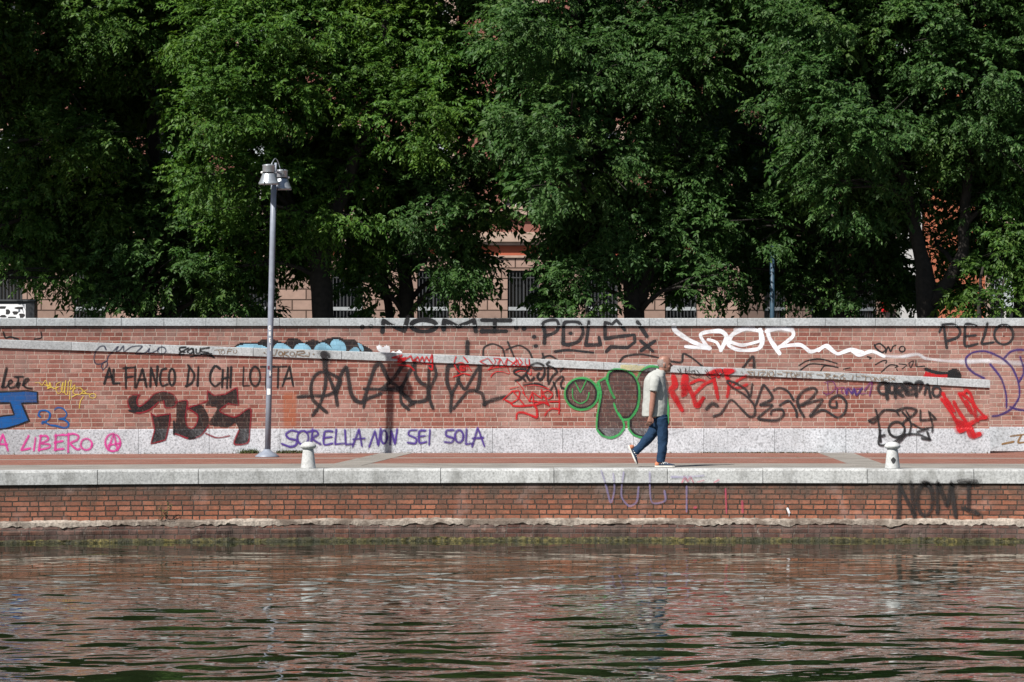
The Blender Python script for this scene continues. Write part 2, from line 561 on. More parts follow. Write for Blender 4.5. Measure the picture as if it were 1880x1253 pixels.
kx = [solve_X(p, 0, quay_y) for p in kerb_joints]
kx = [kx[0] - 1.8 * i for i in range(10, 0, -1)] + kx + [kx[-1] + 1.8 * i for i in range(1, 10)]
for a, b in zip(kx, kx[1:]):
    dz = RNG.uniform(-.004, .004); dy = RNG.uniform(-.006, .006)
    def prof(X, dz=dz, dy=dy):
        q = quay_y(X) - .004 + dy
        return [(q, Z_KERB + .001), (q + .445, Z_KERB + .001), (q + .445, .004 + dz), (q + .035, .004 + dz), (q + .010, -.006 + dz), (q, -.030 + dz)]
    sweep("kerb_stone", frange(a + .005, b - .005, .3), prof, KERB, quay)
sweep("kerb_bed", QX, lambda X: [(quay_y(X) + .05, -.20), (quay_y(X) + .40, -.20), (quay_y(X) + .40, -.03), (quay_y(X) + .05, -.03)], DARKSTONE, quay)

# ---------------------------------------------------------------- ramp wall (in front) and tall wall (behind it)
Z_PL = .4226
Z_CB, Z_CT = 2.192, 2.327
ramp = empty("ramp_wall", (0, wall_y(0), 0), "lower brick wall with sloping granite coping and graffiti, in front of the level wall", "wall")
tall = empty("embankment_wall", (0, wall_y(0) + .3, 0), "tall level-topped brick wall behind the sloping one, granite coping along its top", "wall")
RX = [x for x in frange(-34, RAMP_END - .012, .25)]
sweep("brick_face", RX, lambda X: [(wall_y(X) + .012, Z_PL), (wall_y(X) + .29, Z_PL), (wall_y(X) + .29, ramp_z(X, 2)), (wall_y(X) + .012, ramp_z(X, 2))], WALL_BRICK, ramp)
def stones(name, joints, off, prof, m, parent, step=.4, fn=wall_y, gap=.004):
    for a, b in zip(joints, joints[1:]):
        sweep(name, frange(a + gap, b - gap, step), prof, m, parent)
def xs_of(pxs, off=0.0):
    return [solve_X(p, off) for p in pxs]
rj = xs_of([-40, 131, 297, 465, 627, 795, 952, 1108.5, 1266, 1424, 1572, 1721, 1818])
rj = [rj[0] - 1.6 * i for i in range(15, 0, -1)] + rj
stones("coping_stone", rj, 0, lambda X: [(wall_y(X) - .018, ramp_z(X, 2)), (wall_y(X) + .32, ramp_z(X, 2)), (wall_y(X) + .32, ramp_z(X, 1)), (wall_y(X) - .012, ramp_z(X, 1)), (wall_y(X) - .018, ramp_z(X, 1) - .007)], COPING, ramp)
pj = xs_of([-6, 124, 254, 384, 514, 643, 773, 904, 1033, 1163, 1292, 1422, 1553, 1683, 1818])
pj = [pj[0] - 1.22 * i for i in range(19, 0, -1)] + pj
stones("plinth_stone", pj, 0, lambda X: [(wall_y(X), -.04), (wall_y(X) + .295, -.04), (wall_y(X) + .295, Z_PL + .001), (wall_y(X) + .006, Z_PL + .001), (wall_y(X), Z_PL - .006)], PLINTH, ramp, gap=.003)
TX = frange(-34, 34, .25)
ub = UP_BACK
sweep("brick_face", TX, lambda X: [(wall_y(X) + ub + .015, -.05), (wall_y(X) + ub + .55, -.05), (wall_y(X) + ub + .55, Z_CB), (wall_y(X) + ub + .015, Z_CB)], WALL_BRICK, tall)
cj = xs_of([-73, -3 + 0, 67, 138, 223, 301, 378, 435, 513, 604.6, 688.6, 775, 862, 949, 1030, 1120, 1192, 1279, 1354, 1432, 1515, 1607, 1680, 1754, 1839, 1920], ub)
cj = [cj[0] - .8 * i for i in range(26, 0, -1)] + cj + [cj[-1] + .8 * i for i in range(1, 28)]
stones("coping_stone", cj, ub, lambda X: [(wall_y(X) + ub - .022, Z_CB + .001), (wall_y(X) + ub + .58, Z_CB + .001), (wall_y(X) + ub + .58, Z_CT), (wall_y(X) + ub - .014, Z_CT), (wall_y(X) + ub - .022, Z_CT - .008)], COPING, tall, gap=.0035)
uj = [RAMP_END - .15 + 1.24 * i for i in range(0, 18)]
stones("plinth_stone", uj, ub, lambda X: [(wall_y(X) + ub, -.02), (wall_y(X) + ub + .014, -.02), (wall_y(X) + ub + .014, Z_PL), (wall_y(X) + ub + .006, Z_PL), (wall_y(X) + ub, Z_PL - .006)], PLINTH, tall, gap=.003)

# ---------------------------------------------------------------- graffiti: paint strokes lying on the walls
PAINT = {
    'black': spray("black_paint", (.013, .013, .015), .97, .28, .15),
    'grey': spray("grey_paint", (.019, .019, .022), .95, .34, .18),
    'faint': spray("faint_black_paint", (.022, .020, .022), .92, .5, .25),
    'blueblack': spray("blue_black_paint", (.030, .035, .065), .85, .5, .3),
    'blue': spray("blue_paint", (.006, .085, .29), .95, .25, .12),
    'sky': spray("pale_blue_paint", (.24, .46, .60), .96, .2, .1),
    'pink': spray("pink_paint", (.62, .055, .30), .90, .5, .3),
    'yellow': spray("yellow_paint", (.62, .47, .08), .85, .5, .4),
    'paleyellow': spray("pale_yellow_paint", (.60, .52, .16), .45, .8, .4),
    'red': spray("red_paint", (.42, .010, .014), .94, .35, .25),
    'darkred': spray("dark_red_paint", (.20, .012, .022), .88, .5, .3),
    'purple': spray("purple_paint", (.065, .035, .22), .92, .5, .25),
    'darkpurple': spray("dark_purple_paint", (.045, .025, .13), .88, .5, .3),
    'magenta': spray("plum_paint", (.11, .015, .11), .88, .5, .3),
    'palepurple': spray("washed_purple_paint", (.25, .22, .42), .50, .7, .5),
    'palepink': spray("washed_pink_paint", (.50, .06, .13), .60, .7, .5),
    'white': spray("white_paint", (.75, .76, .80), .97, .3, .12),
    'thinwhite': spray("thin_white_paint", (.70, .70, .74), .62, .8, .5),
    'green': spray("green_paint", (.035, .27, .075), .92, .35, .2),
    'fill': spray("dusty_black_fill", (.045, .036, .037), .74, .3, .8),
    'blackfill': spray("streaky_black_fill", (.014, .012, .013), .94, .3, .5),
    'brown': spray("brown_paint", (.16, .095, .045), .85, .5, .35),
    'washedblack': spray("washed_black_paint", (.026, .024, .024), .84, .6, .55, .5),
    'halo_black': spray("black_overspray", (.030, .028, .030), .30, .98, .7, .8),
    'halo_purple': spray("purple_overspray", (.10, .06, .28), .34, .98, .7, .8),
    'halo_pink': spray("pink_overspray", (.60, .08, .32), .30, .98, .7, .8),
    'halo_red': spray("red_overspray", (.42, .02, .03), .30, .98, .7, .8),
    'ochre': spray("ochre_paint", (.22, .12, .045), .88, .5, .3),
}
FRAMES = {'A': (0, 560, 3.917), 'B': (420, 560, 3.917), 'C': (820, 560, 3.917), 'D': (1180, 560, 3.916), 'E': (1480, 560, 3.915),
          'F': (0, 640, 5.966), 'G': (800, 630, 7.231), 'Q': (620, 830, 2.9375), 'R': (1240, 830, 2.9375), 'P': (0, 0, 1.0)}
PROUD = dict(n=0)
def surf(px, py, layer, lift):
    if layer == 'quay':
        X = solve_X(px, .03, quay_y); d = quay_y(X) + .03
        if z_at(py, d) > Z_KERB:
            X = solve_X(px, -.005, quay_y); d = quay_y(X) - .012
        return (X, d - lift, z_at(py, d - lift))
    up = layer == 'upper' or px > 1817.5
    if up:
        off = ub + .015
        X = solve_X(px, off); z = z_at(py, wall_y(X) + off)
        if z > Z_CB: off = ub - .022
        elif z < Z_PL and px > 1817.5: off = ub
    else:
        off = .012
        X = solve_X(px, off); z = z_at(py, wall_y(X) + off)
        if z < Z_PL: off = 0.0
        elif py < ramp_row(px, 2): off = -.018
    X = solve_X(px, off)
    d = wall_y(X) + off - lift
    return ((px - CX) * d / F, d, z_at(py, d))
def spline(pts, step, sharp):
    out = []
    n = len(pts)
    for i in range(n - 1):
        p0, p1, p2, p3 = pts[max(i - 1, 0)], pts[i], pts[i + 1], pts[min(i + 2, n - 1)]
        L = math.hypot(p2[0] - p1[0], p2[1] - p1[1])
        k = max(1, int(L / step))
        for j in range(k):
            t = j / k
            q = []
            for a in (0, 1):
                if sharp:
                    q.append(p1[a] + (p2[a] - p1[a]) * t)
                else:
                    m1 = (p2[a] - p0[a]) * .42; m2 = (p3[a] - p1[a]) * .42
                    q.append((2 * t**3 - 3 * t**2 + 1) * p1[a] + (t**3 - 2 * t**2 + t) * m1 + (-2 * t**3 + 3 * t**2) * p2[a] + (t**3 - t**2) * m2)
            out.append(q)
    out.append(list(pts[-1]))
    return out
FAT = {'black': 1.22, 'grey': 1.22, 'faint': 1.25, 'red': 1.18, 'pink': 1.2, 'purple': 1.15, 'white': 1.1, 'blue': 1.1, 'darkpurple': 1.15, 'green': 1.1}
HALO = {'black': 'halo_black', 'grey': 'halo_black', 'faint': 'halo_black', 'purple': 'halo_purple', 'darkpurple': 'halo_purple', 'pink': 'halo_pink', 'red': 'halo_red', 'washedblack': 'halo_black'}
class Paint:
    def __init__(self, frame, layer):
        self.ox, self.oy, self.k = FRAMES[frame]
        self.layer = layer
        self.v, self.f, self.uv, self.mi, self.mats = [], [], [], [], []
    def _m(self, col):
        m = PAINT[col]
        if m not in self.mats: self.mats.append(m)
        return self.mats.index(m)
    def pts(self, s):
        if isinstance(s, str):
            t = s.split()
            if t[0] == 'e':
                cx, cy, rx, ry = map(float, t[1:5])
                a0 = float(t[5]) if len(t) > 5 else 0; a1 = float(t[6]) if len(t) > 6 else 375
                n = 16
                P = [(cx + rx * math.cos(math.radians(a0 + (a1 - a0) * i / n)), cy + ry * math.sin(math.radians(a0 + (a1 - a0) * i / n))) for i in range(n + 1)]
            else:
                P = [tuple(map(float, q.split(','))) for q in t]
        else:
            P = s
        return [(self.ox + x / self.k, self.oy + y / self.k) for x, y in P]
    def stroke(self, col, w, s, sharp=False, taper=None):
        h = HALO.get(col)
        if h and w / self.k > 2.2:
            self._stroke(h, w * 2.3, s, sharp, taper)
        return self._stroke(col, w, s, sharp, taper)
    def _stroke(self, col, w, s, sharp=False, taper=None):
        P = self.pts(s); w = w / self.k * FAT.get(col, 1.0)
        if len(P) == 1: P = [P[0], (P[0][0] + .3, P[0][1])]
        P = spline(P, 2.2, sharp)
        # round caps
        def ext(a, b, r):
            L = math.hypot(a[0] - b[0], a[1] - b[1]) or 1
            return (a[0] + (a[0] - b[0]) / L * r, a[1] + (a[1] - b[1]) / L * r)
        h = w / 2
        head = [ext(P[0], P[1], h * c) for c in (1.0, .85, .5)]
        tail = [ext(P[-1], P[-2], h * c) for c in (.5, .85, 1.0)]
        caps = [.05, .53, .87]
        wd = caps + [1.0] * len(P) + caps[::-1]
        P = head + P + tail
        n = len(P)
        if taper:
            wd = [a * (taper[0] + (taper[1] - taper[0]) * i / (n - 1)) for i, a in enumerate(wd)]
        PROUD['n'] += 1
        lift = .0012 + PROUD['n'] * 2.5e-5
        mi = self._m(col)
        base = len(self.v)
        u = 0.0
        cols = (-1, -.5, 0, .5, 1)
        r = random.Random(PROUD['n'])
        ph = r.uniform(0, 6)
        for i, p in enumerate(P):
            a, b = P[max(i - 1, 0)], P[min(i + 1, n - 1)]
            dx, dy = b[0] - a[0], b[1] - a[1]
            L = math.hypot(dx, dy) or 1
            nx, ny = -dy / L, dx / L
            ww = h * wd[i] * (1 + .07 * math.sin(i * .55 + ph) + .13 * math.sin(i * .13 + ph * 2.3))
            if i: u += math.hypot(p[0] - P[i - 1][0], p[1] - P[i - 1][1])
            for c in cols:
                self.v.append(surf(p[0] + nx * ww * c, p[1] + ny * ww * c, self.layer, lift + i * 3e-6))
                self.uv.append((u / 10, c))
        k = len(cols)
        for i in range(n - 1):
            for j in range(k - 1):
                q = base + i * k + j
                self.f.append((q, q + k, q + k + 1, q + 1)); self.mi.append(mi)
        return self
    def fill(self, col, s, dense=2.0):
        P = self.pts(s)
        if isinstance(s, str) and not s.startswith('e'): P = spline(P + [P[0]], 3.0, False)
        PROUD['n'] += 1
        lift = .0012 + PROUD['n'] * 2.5e-5
        mi = self._m(col)
        y0, y1 = min(p[1] for p in P), max(p[1] for p in P)
        y = y0
        n = len(P)
        while y < y1:
            yb = min(y + dense, y1); ym = (y + yb) / 2
            xs = []
            for i in range(n):
                a, b = P[i], P[(i + 1) % n]
                if (a[1] <= ym) != (b[1] <= ym):
                    xs.append(a[0] + (b[0] - a[0]) * (ym - a[1]) / (b[1] - a[1]))
            xs.sort()
            for xa, xb in zip(xs[::2], xs[1::2]):
                m = max(1, int((xb - xa) / 6))
                for i in range(m):
                    p, q = xa + (xb - xa) * i / m, xa + (xb - xa) * (i + 1) / m
                    c = len(self.v)
                    self.v += [surf(p, yb, self.layer, lift), surf(q, yb, self.layer, lift), surf(q, y, self.layer, lift), surf(p, y, self.layer, lift)]
                    self.uv += [(p / 10, 0.0)] * 4
                    self.f.append((c, c + 1, c + 2, c + 3)); self.mi.append(mi)
            y = yb
        return self
    def make(self, label):
        par = {'ramp': ramp, 'upper': tall, 'quay': quay}[self.layer]
        o = mesh_obj("graffiti", self.v, self.f, None, par, uvs=self.uv)
        for m in self.mats: o.data.materials.append(m)
        o.data.polygons.foreach_set("material_index", self.mi)
        o["label"] = label
def tagp(frame, layer, label, items):
    P = Paint(frame, layer)
    for it in items:
        if it[0] == 'fill': P.fill(it[1], it[2])
        else:
            col, w, *ss = it
            for s in ss:
                if s.startswith('#'): P.stroke(col, w, s[1:], sharp=True)
                else: P.stroke(col, w, s)
    P.make(label)

# --- upper wall
tagp('A', 'upper', "two cut-off black marks near the left end", [('black', 11, "25,200 40,238 75,232 130,246", "296,200 298,238 250,247")])
tagp('B', 'upper', "row of pale blue bubble letters with black shading, half hidden by the sloping coping", [
    ('fill', 'black', "35,305 80,275 200,272 240,248 320,250 400,272 430,240 500,245 540,270 600,250 660,262 720,240 790,233 840,250 900,248 930,272 960,285 985,350 35,320"),
    ('fill', 'sky', "50,305 90,288 170,282 240,292 280,312 280,325 50,325"),
    ('fill', 'sky', "325,300 345,280 390,278 430,300 452,330 325,330"),
    ('fill', 'sky', "470,310 490,285 540,278 580,300 590,335 470,335"),
    ('fill', 'sky', "612,320 630,290 680,272 730,300 752,345 612,345"),
    ('fill', 'sky', "728,285 745,255 785,250 830,275 845,320 830,350 770,350"),
    ('fill', 'sky', "868,330 900,305 930,310 942,350 868,350"),
    ('fill', 'sky', "925,275 955,285 972,325 960,335 940,310")])
tagp('B', 'upper', "white blotted-out letters beside the blue bubbles", [
    ('fill', 'white', "1062,300 1085,288 1105,305 1135,290 1155,300 1158,345 1100,345 1070,325"), ('fill', 'white', "1165,345 1180,330 1200,342 1225,325 1245,340 1245,360 1165,360")])
tagp('B', 'upper', "big dark grey lettering reading NOMI between dots", [('blackfill', 36, "960,160", "1022,154"),
    ('black', 30, "#1105,192 1112,112 1160,142 1262,190 1284,105"), ('black', 30, "e 1402 150 92 42 200 575"), ('black', 30, "#1545,175 1548,112 1652,158 1764,108 1776,188")])
tagp('C', 'upper', "thick dark letter I with serifs, followed by two dots", [('black', 30, "258,110 455,112", "348,112 344,186", "255,190 424,190"), ('blackfill', 36, "500,166", "556,172")])
tagp('C', 'upper', "big dark lettering reading POLS with a cross and exclamation stroke", [('grey', 24, "703,275 706,200 692,135 735,112 790,112 806,155 780,198 712,224",
    "838,280 842,145 862,124 950,128 982,195 948,262 872,288 838,276", "#1022,125 1012,215 1000,290 1106,288 1096,238", "#1278,178 1222,108 1188,142 1138,124 1140,245 1205,232 1350,216 1354,268 1300,308 1182,302 1150,334"),
    ('grey', 26, "1374,125 1438,225"), ('grey', 24, "1398,262 1480,332", "1494,262 1400,328"), ('grey', 24, "890,205"), ('grey', 26, "628,230", "640,296"), ('grey', 18, "782,336 880,326 1050,344")])
tagp('C', 'upper', "old faded arcs cut off by the sloping coping", [('faint', 30, "150,270 148,375"), ('faint', 13, "264,385 268,310 330,282 400,312 422,395", "440,268 492,392", "432,322 520,292 590,332 622,402", "690,352 702,400 688,385 742,366 800,398"),
    ('faint', 15, "1236,425 1280,372 1400,356 1520,380", "1620,408 1690,412 1702,352 1768,385 1842,445")])
tagp('D', 'upper', "large white lettering reading LAOR with a long wavy tail", [('white', 34, "225,152 238,190 350,262 478,312"), ('white', 24, "480,316 310,300"), ('white', 30, "470,312 415,222 460,196 560,190 602,226 590,270 562,325"), ('white', 20, "560,322 530,270 470,250"),
    ('white', 30, "852,192 740,172 645,215 618,288 700,326 830,316 862,250 842,180"), ('white', 24, "632,268 720,290 852,258"), ('white', 34, "846,180 852,250"), ('white', 30, "900,185 912,240 982,348"), ('white', 30, "892,190 980,166 1070,182 1078,228 985,302"),
    ('thinwhite', 60, "680,178 780,165", "910,168 1060,176"),
    ('white', 26, "985,300 1130,288 1205,336 1270,318 1330,292 1400,352 1500,322 1580,344")])
P = Paint('E', 'upper')
P.stroke('white', 24, "90,328 140,300 222,352 310,322 380,362 470,334 560,370")
P.stroke('thinwhite', 30, "460,332 560,366 680,372 800,356 850,384", taper=(1, .9))
P.stroke('thinwhite', 42, "700,372 800,356 860,385 1000,402 1160,408 1300,400", taper=(.7, 1.0))
P.stroke('thinwhite', 50, "1120,410 1300,405 1540,420")
P.make("white wavy tail fading to the right")
tagp('E', 'upper', "black lettering reading PELO", [('grey', 18, "960,192 986,142 1000,240 1010,308", "986,142 1060,140 1106,182 1090,232 1012,262", "1222,150 1150,140 1140,220 1145,296 1230,282", "1146,226 1215,220", "1302,138 1280,222 1264,280 1342,270", "e 1420 215 68 70 -70 300"), ('grey', 10, "1420,225")])
tagp('E', 'upper', "small thin black scrawl in two lines above the coping", [('black', 10, "492,292 530,278 572,318 545,342 502,312 492,288", "572,342 590,300 606,336 624,300 642,292", "e 690 318 20 20 -20 300"), ('black', 8, "440,372 472,382 455,388", "498,430 550,402 580,402 572,420", "540,484 602,432 660,440 640,450", "668,424 722,432 690,460", "738,420 772,402 752,452 738,424", "790,402 792,442 850,440", "650,462 655,470")])
tagp('D', 'upper', "thin black arcs above the brown writing", [('black', 9, "1125,436 1182,402 1280,390 1396,422", "1130,472 1202,426 1300,430 1352,442", "1280,474 1312,436 1402,450"), ('faint', 22, "722,452 792,372 802,470"), ('black', 8, "1445,462 1490,452")])
tagp('E', 'upper', "red shape with black rim cut off by the coping", [('fill', 'red', "858,478 940,500 1022,494 1030,540 848,540"), ('black', 20, "862,462 902,478 960,490 1020,490"), ('fill', 'black', "e 1066 495 44 38"), ('fill', 'black', "1020,470 1110,490 1105,540 1020,540")])
tagp('E', 'upper', "large purple letters at the right end", [('darkpurple', 15, "1275,525 1205,490 1156,440 1150,382 1200,342 1290,334 1400,380 1480,452 1526,562 1530,662 1480,742 1400,790 1344,800", "1326,430 1402,530 1436,642 1440,735", "1426,380 1472,336 1540,322 1600,336", "1540,380 1562,450 1560,502 1530,552", "1470,735 1520,752 1580,760")])
tagp('E', 'upper', "brown arrow painted on the plinth at the right end", [('ochre', 18, "1412,1000 1490,984", "1472,944 1580,930", "1545,940 1524,990 1580,985")])

# --- ramp wall, left part
tagp('A', 'ramp', "grey-blue looping signature over the sloping coping", [('blueblack', 13, "762,322 748,296 716,302 686,342 676,392 690,424 726,424 766,402", "738,462 728,440 748,412 770,410 768,440 740,468", "770,400 778,370 812,336 850,298 832,336 862,326 888,294 890,336 918,320 952,300 1022,298 974,350 1042,346 1076,312 1066,346 1100,342 1140,320", "e 1163 328 30 25 -150 220"), ('blueblack', 12, "1078,292")])
tagp('A', 'ramp', "small black tag on the coping reading AUS", [('black', 11, "1332,304 1292,310 1296,332 1332,342 1322,356 1284,352 1352,312", "1378,314 1346,334 1362,352 1388,338 1386,312 1394,352", "1410,320 1412,348 1436,344 1440,316", "1502,308 1442,320 1452,336 1502,346 1440,356 1520,352"), ('black', 9, "1370,374 1452,360 1502,366 1542,380 1512,360")])
tagp('A', 'ramp', "thin brown writing beside the black tag on the coping", [('brown', 6, "1540,326 1610,320", "1572,326 1582,356", "e 1602 340 14 14", "1640,322 1632,352", "1640,322 1668,322", "1636,336 1660,334", "1682,325 1680,345 1700,345 1702,325")])
tagp('A', 'ramp', "black capital writing reading AL FIANCO DI CHI LOTTA", [
    ('black', 15, "#750,566 786,450 812,562", "762,520 806,516", "#816,468 816,566 856,563", "#905,450 905,595", "888,456 962,450", "905,522 952,516", "#972,448 970,590", "#980,592 1024,460 1052,588", "996,540 1042,536", "#1080,586 1086,450 1124,586 1132,444",
     "1192,458 1162,470 1150,530 1164,582 1202,572", "e 1236 520 22 60 -90 290", "#1360,446 1344,582", "1354,436 1396,500 1380,560 1338,584", "#1426,450 1420,580", "1580,458 1546,440 1514,490 1512,550 1546,586 1580,562", "#1602,470 1596,590", "1600,532 1640,522", "#1638,454 1632,596", "#1662,450 1656,590"),
    ('black', 9, "#1752,448 1746,584 1792,580"), ('black', 14, "e 1834 515 36 70 -90 300")])
tagp('B', 'ramp', "black capital letters TTA ending the slogan beside the lamp post", [('black', 13, "232,446 330,445", "#274,448 268,588", "322,446 412,444", "#356,450 352,592", "#386,582 436,440 462,580", "400,532 450,526")])
tagp('F', 'ramp', "black handwriting reading LERE at the left edge", [('black', 26, "72,220 48,320 28,420"), ('black', 20, "20,420 60,425 95,395 135,365 120,345 95,365 90,405 110,432 160,420 190,380", "185,315 200,330 185,425 200,432 215,380", "160,312 250,310", "250,400 315,345 305,330 270,345 255,400 290,430 345,440")])
tagp('F', 'ramp', "big blue block letter with black outline cut off by the left edge", [
    ('fill', 'blue', [(-60, 478), (405, 475), (408, 595), (232, 602), (318, 795), (60, 880), (-60, 890), (-60, 750), (110, 735), (150, 720), (112, 600), (-60, 600)]),
    ('black', 17, "#-60,480 150,470 300,464 408,478 412,598 238,602 320,795 200,838 60,880 -60,892", "#-60,600 108,598 155,728 40,740 0,748")])
tagp('F', 'ramp', "yellow scribbled tag", [('yellow', 13, "385,378 430,376 460,405 500,350 530,440 545,370 560,420 600,440 640,420", "490,400 560,420 520,440", "660,370 620,390 615,460 640,495 680,460 690,370 670,450 700,480 720,350 710,490 740,500 750,370 780,350 770,450 820,400 800,480",
    "e 850 470 55 38 -30 340", "880,430 940,490", "950,455 890,490 980,500", "e 1015 520 36 25 -150 200", "790,530 850,500", "765,470 765,555", "910,530 880,580 868,655")])
tagp('F', 'ramp', "blue number 23", [('blue', 20, "440,748 420,735 440,685 500,680 545,710 535,770 460,825 470,800 540,835", "600,668 630,648 690,660 730,715 710,760 640,772 700,780 750,820 740,860 690,868 620,850 560,842")])
tagp('F', 'ramp', "pink capital writing on the plinth reading A LIBERO and a circled A", [
    ('pink', 23, "#-30,1090 30,940 85,1115", "-10,1050 70,1050", "#312,962 230,1115 325,1095", "388,985 370,1110", "445,960 425,1115", "440,960 510,960 525,1000 450,1040 540,1050 540,1085 430,1110", "610,950 605,1110", "605,955 695,945", "600,1030 680,1015", "600,1110 690,1100", "750,940 745,1130", "720,950 800,935 860,960 840,1005 770,1040 840,1105 870,1100",
     "e 945 1050 62 62", "e 1235 1030 82 95", "#1185,1105 1245,935 1285,1110", "1190,1060 1300,1040")])
tagp('A', 'ramp', "black throw-up with dark red outline", [
    ('fill', 'blackfill', "922,680 950,652 1000,652 986,690 1000,730 1060,690 1110,642 1180,627 1240,647 1268,690 1248,730 1192,732 1176,690 1140,700 1080,750 1010,774 950,764 926,720"),
    ('fill', 'blackfill', "1092,786 1122,800 1224,782 1214,870 1190,968 1088,996 1112,900"),
    ('fill', 'blackfill', "1267,702 1344,692 1332,800 1344,874 1385,890 1414,850 1418,790 1350,742 1440,716 1498,800 1494,880 1440,938 1360,958 1290,934 1247,924 1266,820"),
    ('fill', 'blackfill', "1492,624 1540,652 1620,642 1698,600 1712,718 1640,712 1580,762 1660,800 1700,800 1796,752 1793,900 1778,988 1688,996 1716,900 1690,850 1640,880 1540,870 1502,850 1560,742 1476,722 1500,690"),
    ('darkred', 14, "1000,645 985,690 1000,730 1060,690 1110,640 1180,622 1245,645 1272,692 1250,734 1190,740 1176,692", "1140,700 1080,752 1010,778 950,768 922,720 918,680 950,648 1005,648", "#1088,782 1122,802 1226,782 1216,870 1190,972 1084,1000 1112,900 1088,782",
     "1262,700 1346,690 1334,800 1346,872 1384,888 1414,850 1418,792 1346,742", "#1346,742 1440,712 1490,690 1492,618 1540,652 1620,642 1704,592 1716,722 1640,712", "1640,712 1580,762 1660,802 1702,802 1800,746 1796,900 1780,992 1684,1000 1716,905", "1248,926 1290,938 1360,962 1440,942 1500,870", "1480,925 1560,955 1650,942"),
    ('black', 12, "930,760 975,770 970,740", "1250,930 1250,840", "1360,962 1400,955")])
tagp('B', 'ramp', "thin brown tag reading JOKOR between dots on the coping", [('brown', 13, "255,345", "608,355"), ('brown', 9, "346,322 330,362 312,360", "e 372 350 15 15", "402,335 390,370", "428,335 396,352 432,370", "e 456 352 17 15", "492,335 480,370", "490,335 540,332 546,345 492,356 542,370", "576,342 576,368 548,366")])
tagp('B', 'ramp', "sprawling grey letters beside the lamp post's shadow", [
    ('faint', 62, "690,366 694,372"), ('faint', 44, "690,385 694,460"),
    ('faint', 24, "500,662 600,654 700,652 770,615 800,540 720,490 650,486 606,530 590,600 604,680 660,735 700,770", "698,475 692,590 655,715 606,790", "705,480 745,580 765,630 780,720"),
    ('faint', 28, "770,640 800,520 842,446 858,520 880,640 920,692 966,692 1010,560 1056,440 1096,430 1150,540 1232,600"),
    ('faint', 22, "970,730 990,680 1090,640"), ('faint', 18, "975,604 1090,606"), ('faint', 30, "1258,420 1192,520 1108,600"), ('grey', 30, "1108,606 1240,612"),
    ('faint', 28, "1338,402 1342,500 1382,560 1432,592 1422,680 1320,702", "1320,702 1240,622 1262,560 1320,440"), ('faint', 24, "1466,740 1442,660 1440,460 1470,432 1490,500 1452,592"), ('faint', 22, "1236,600 1240,700 1290,750", "1300,720 1330,700"),
    ('faint', 30, "1612,432 1574,450 1570,560 1602,640"), ('faint', 24, "1602,640 1594,760", "1602,640 1652,540 1646,450", "1648,540 1680,592 1706,600 1764,500 1806,440 1790,600 1720,622 1660,690 1620,740", "1780,622 1822,640 1840,712"), ('faint', 30, "1838,712 1880,690 1980,662")])
tagp('B', 'ramp', "purple capital writing on the plinth reading SORELLA NON SEI SOLA", [('purple', 15, "506,916 450,904 410,930 432,960 490,976 478,1010 440,1020 384,1000", "e 532 955 40 50 -60 310", "602,900 590,1002", "572,912 622,904 642,930 602,962 656,1000", "742,910 690,914 684,1002 742,996", "690,955 736,950", "#772,900 764,1002 826,996", "#836,904 840,1004 886,1000",
    "#890,1016 936,895 956,1012", "896,966 972,960", "#1010,1018 1050,905 1074,1012 1092,893", "e 1116 950 22 48", "#1160,1002 1166,900 1194,1002 1210,898", "1346,900 1300,905 1294,935 1346,960 1340,996 1288,990", "1410,904 1370,910 1370,990 1416,986", "1370,946 1406,942", "1446,904 1440,1002", "1612,900 1566,905 1564,940 1616,960 1600,990 1554,986", "e 1656 945 30 45", "#1710,898 1704,1002 1752,996", "#1750,1016 1790,883 1836,1012", "1756,960 1826,955")])
tagp('B', 'ramp', "red zigzag tag on the coping right of the shadow", [('red', 10, "#1176,380 1250,358 1214,396 1276,376 1240,412 1310,366 1322,406 1360,372 1370,406 1392,370 1402,412 1422,370 1440,408 1460,360", "1462,360 1464,464 1440,452", "1220,432 1300,442 1332,470", "1180,382 1262,388 1212,408 1240,412", "1330,400 1400,420 1462,430")])
tagp('G', 'ramp', "small red scribbled round sign with two horn lines", [('red', 16, "268,185 245,260 270,340 320,390", "370,188 425,255 425,300", "e 370 330 50 45 -40 330", "e 365 335 28 25 0 360", "250,285 340,262 400,290", "235,450 300,430 360,405 450,425", "425,300 470,365"), ('red', 12, "330,350 400,310 340,320 395,355"), ('black', 7, "335,380 395,375 385,340 350,330")])
tagp('G', 'ramp', "red pointed tag across the coping's lower edge", [('red', 15, "#685,295 585,245 690,200 770,295 795,240 765,200 855,205 800,310", "#830,310 860,205 905,300 950,200 935,295", "#945,210 1080,300 1060,200", "#985,310 1080,220 1110,300 1150,260 1110,210", "1185,210 1190,280 1240,290 1235,205 1250,310"), ('red', 17, "1250,310 1080,310 940,315 820,322 715,345 700,355", "760,300 700,355"), ('red', 13, "935,295 960,350 980,410 900,385 810,380 755,410 730,450", "1045,400 1130,365 1215,380", "1220,330 1215,390 1262,420 1265,350")])
tagp('G', 'ramp', "black tag with loops, right of the red pointed one", [('black', 27, "1190,355 1110,350 1045,365 1040,400 1100,435 1160,470 1185,500", "1060,500 1120,480 1200,400 1260,300 1340,265 1420,290 1445,360 1430,440 1380,490 1345,440 1370,400", "1200,420 1240,490 1280,490 1300,460"), ('black', 28, "1500,255 1470,275 1490,300 1560,330"), ('black', 24, "1490,330 1485,500", "1560,330 1610,380 1550,440 1495,540", "1310,350 1400,345"), ('black', 20, "1690,335 1650,372"), ('black', 22, "1520,630 1560,560 1600,500 1670,440 1695,470 1660,530 1665,590 1695,600", "1560,520 1600,620 1610,700"), ('black', 16, "1165,560 1250,545 1360,540 1450,580")])
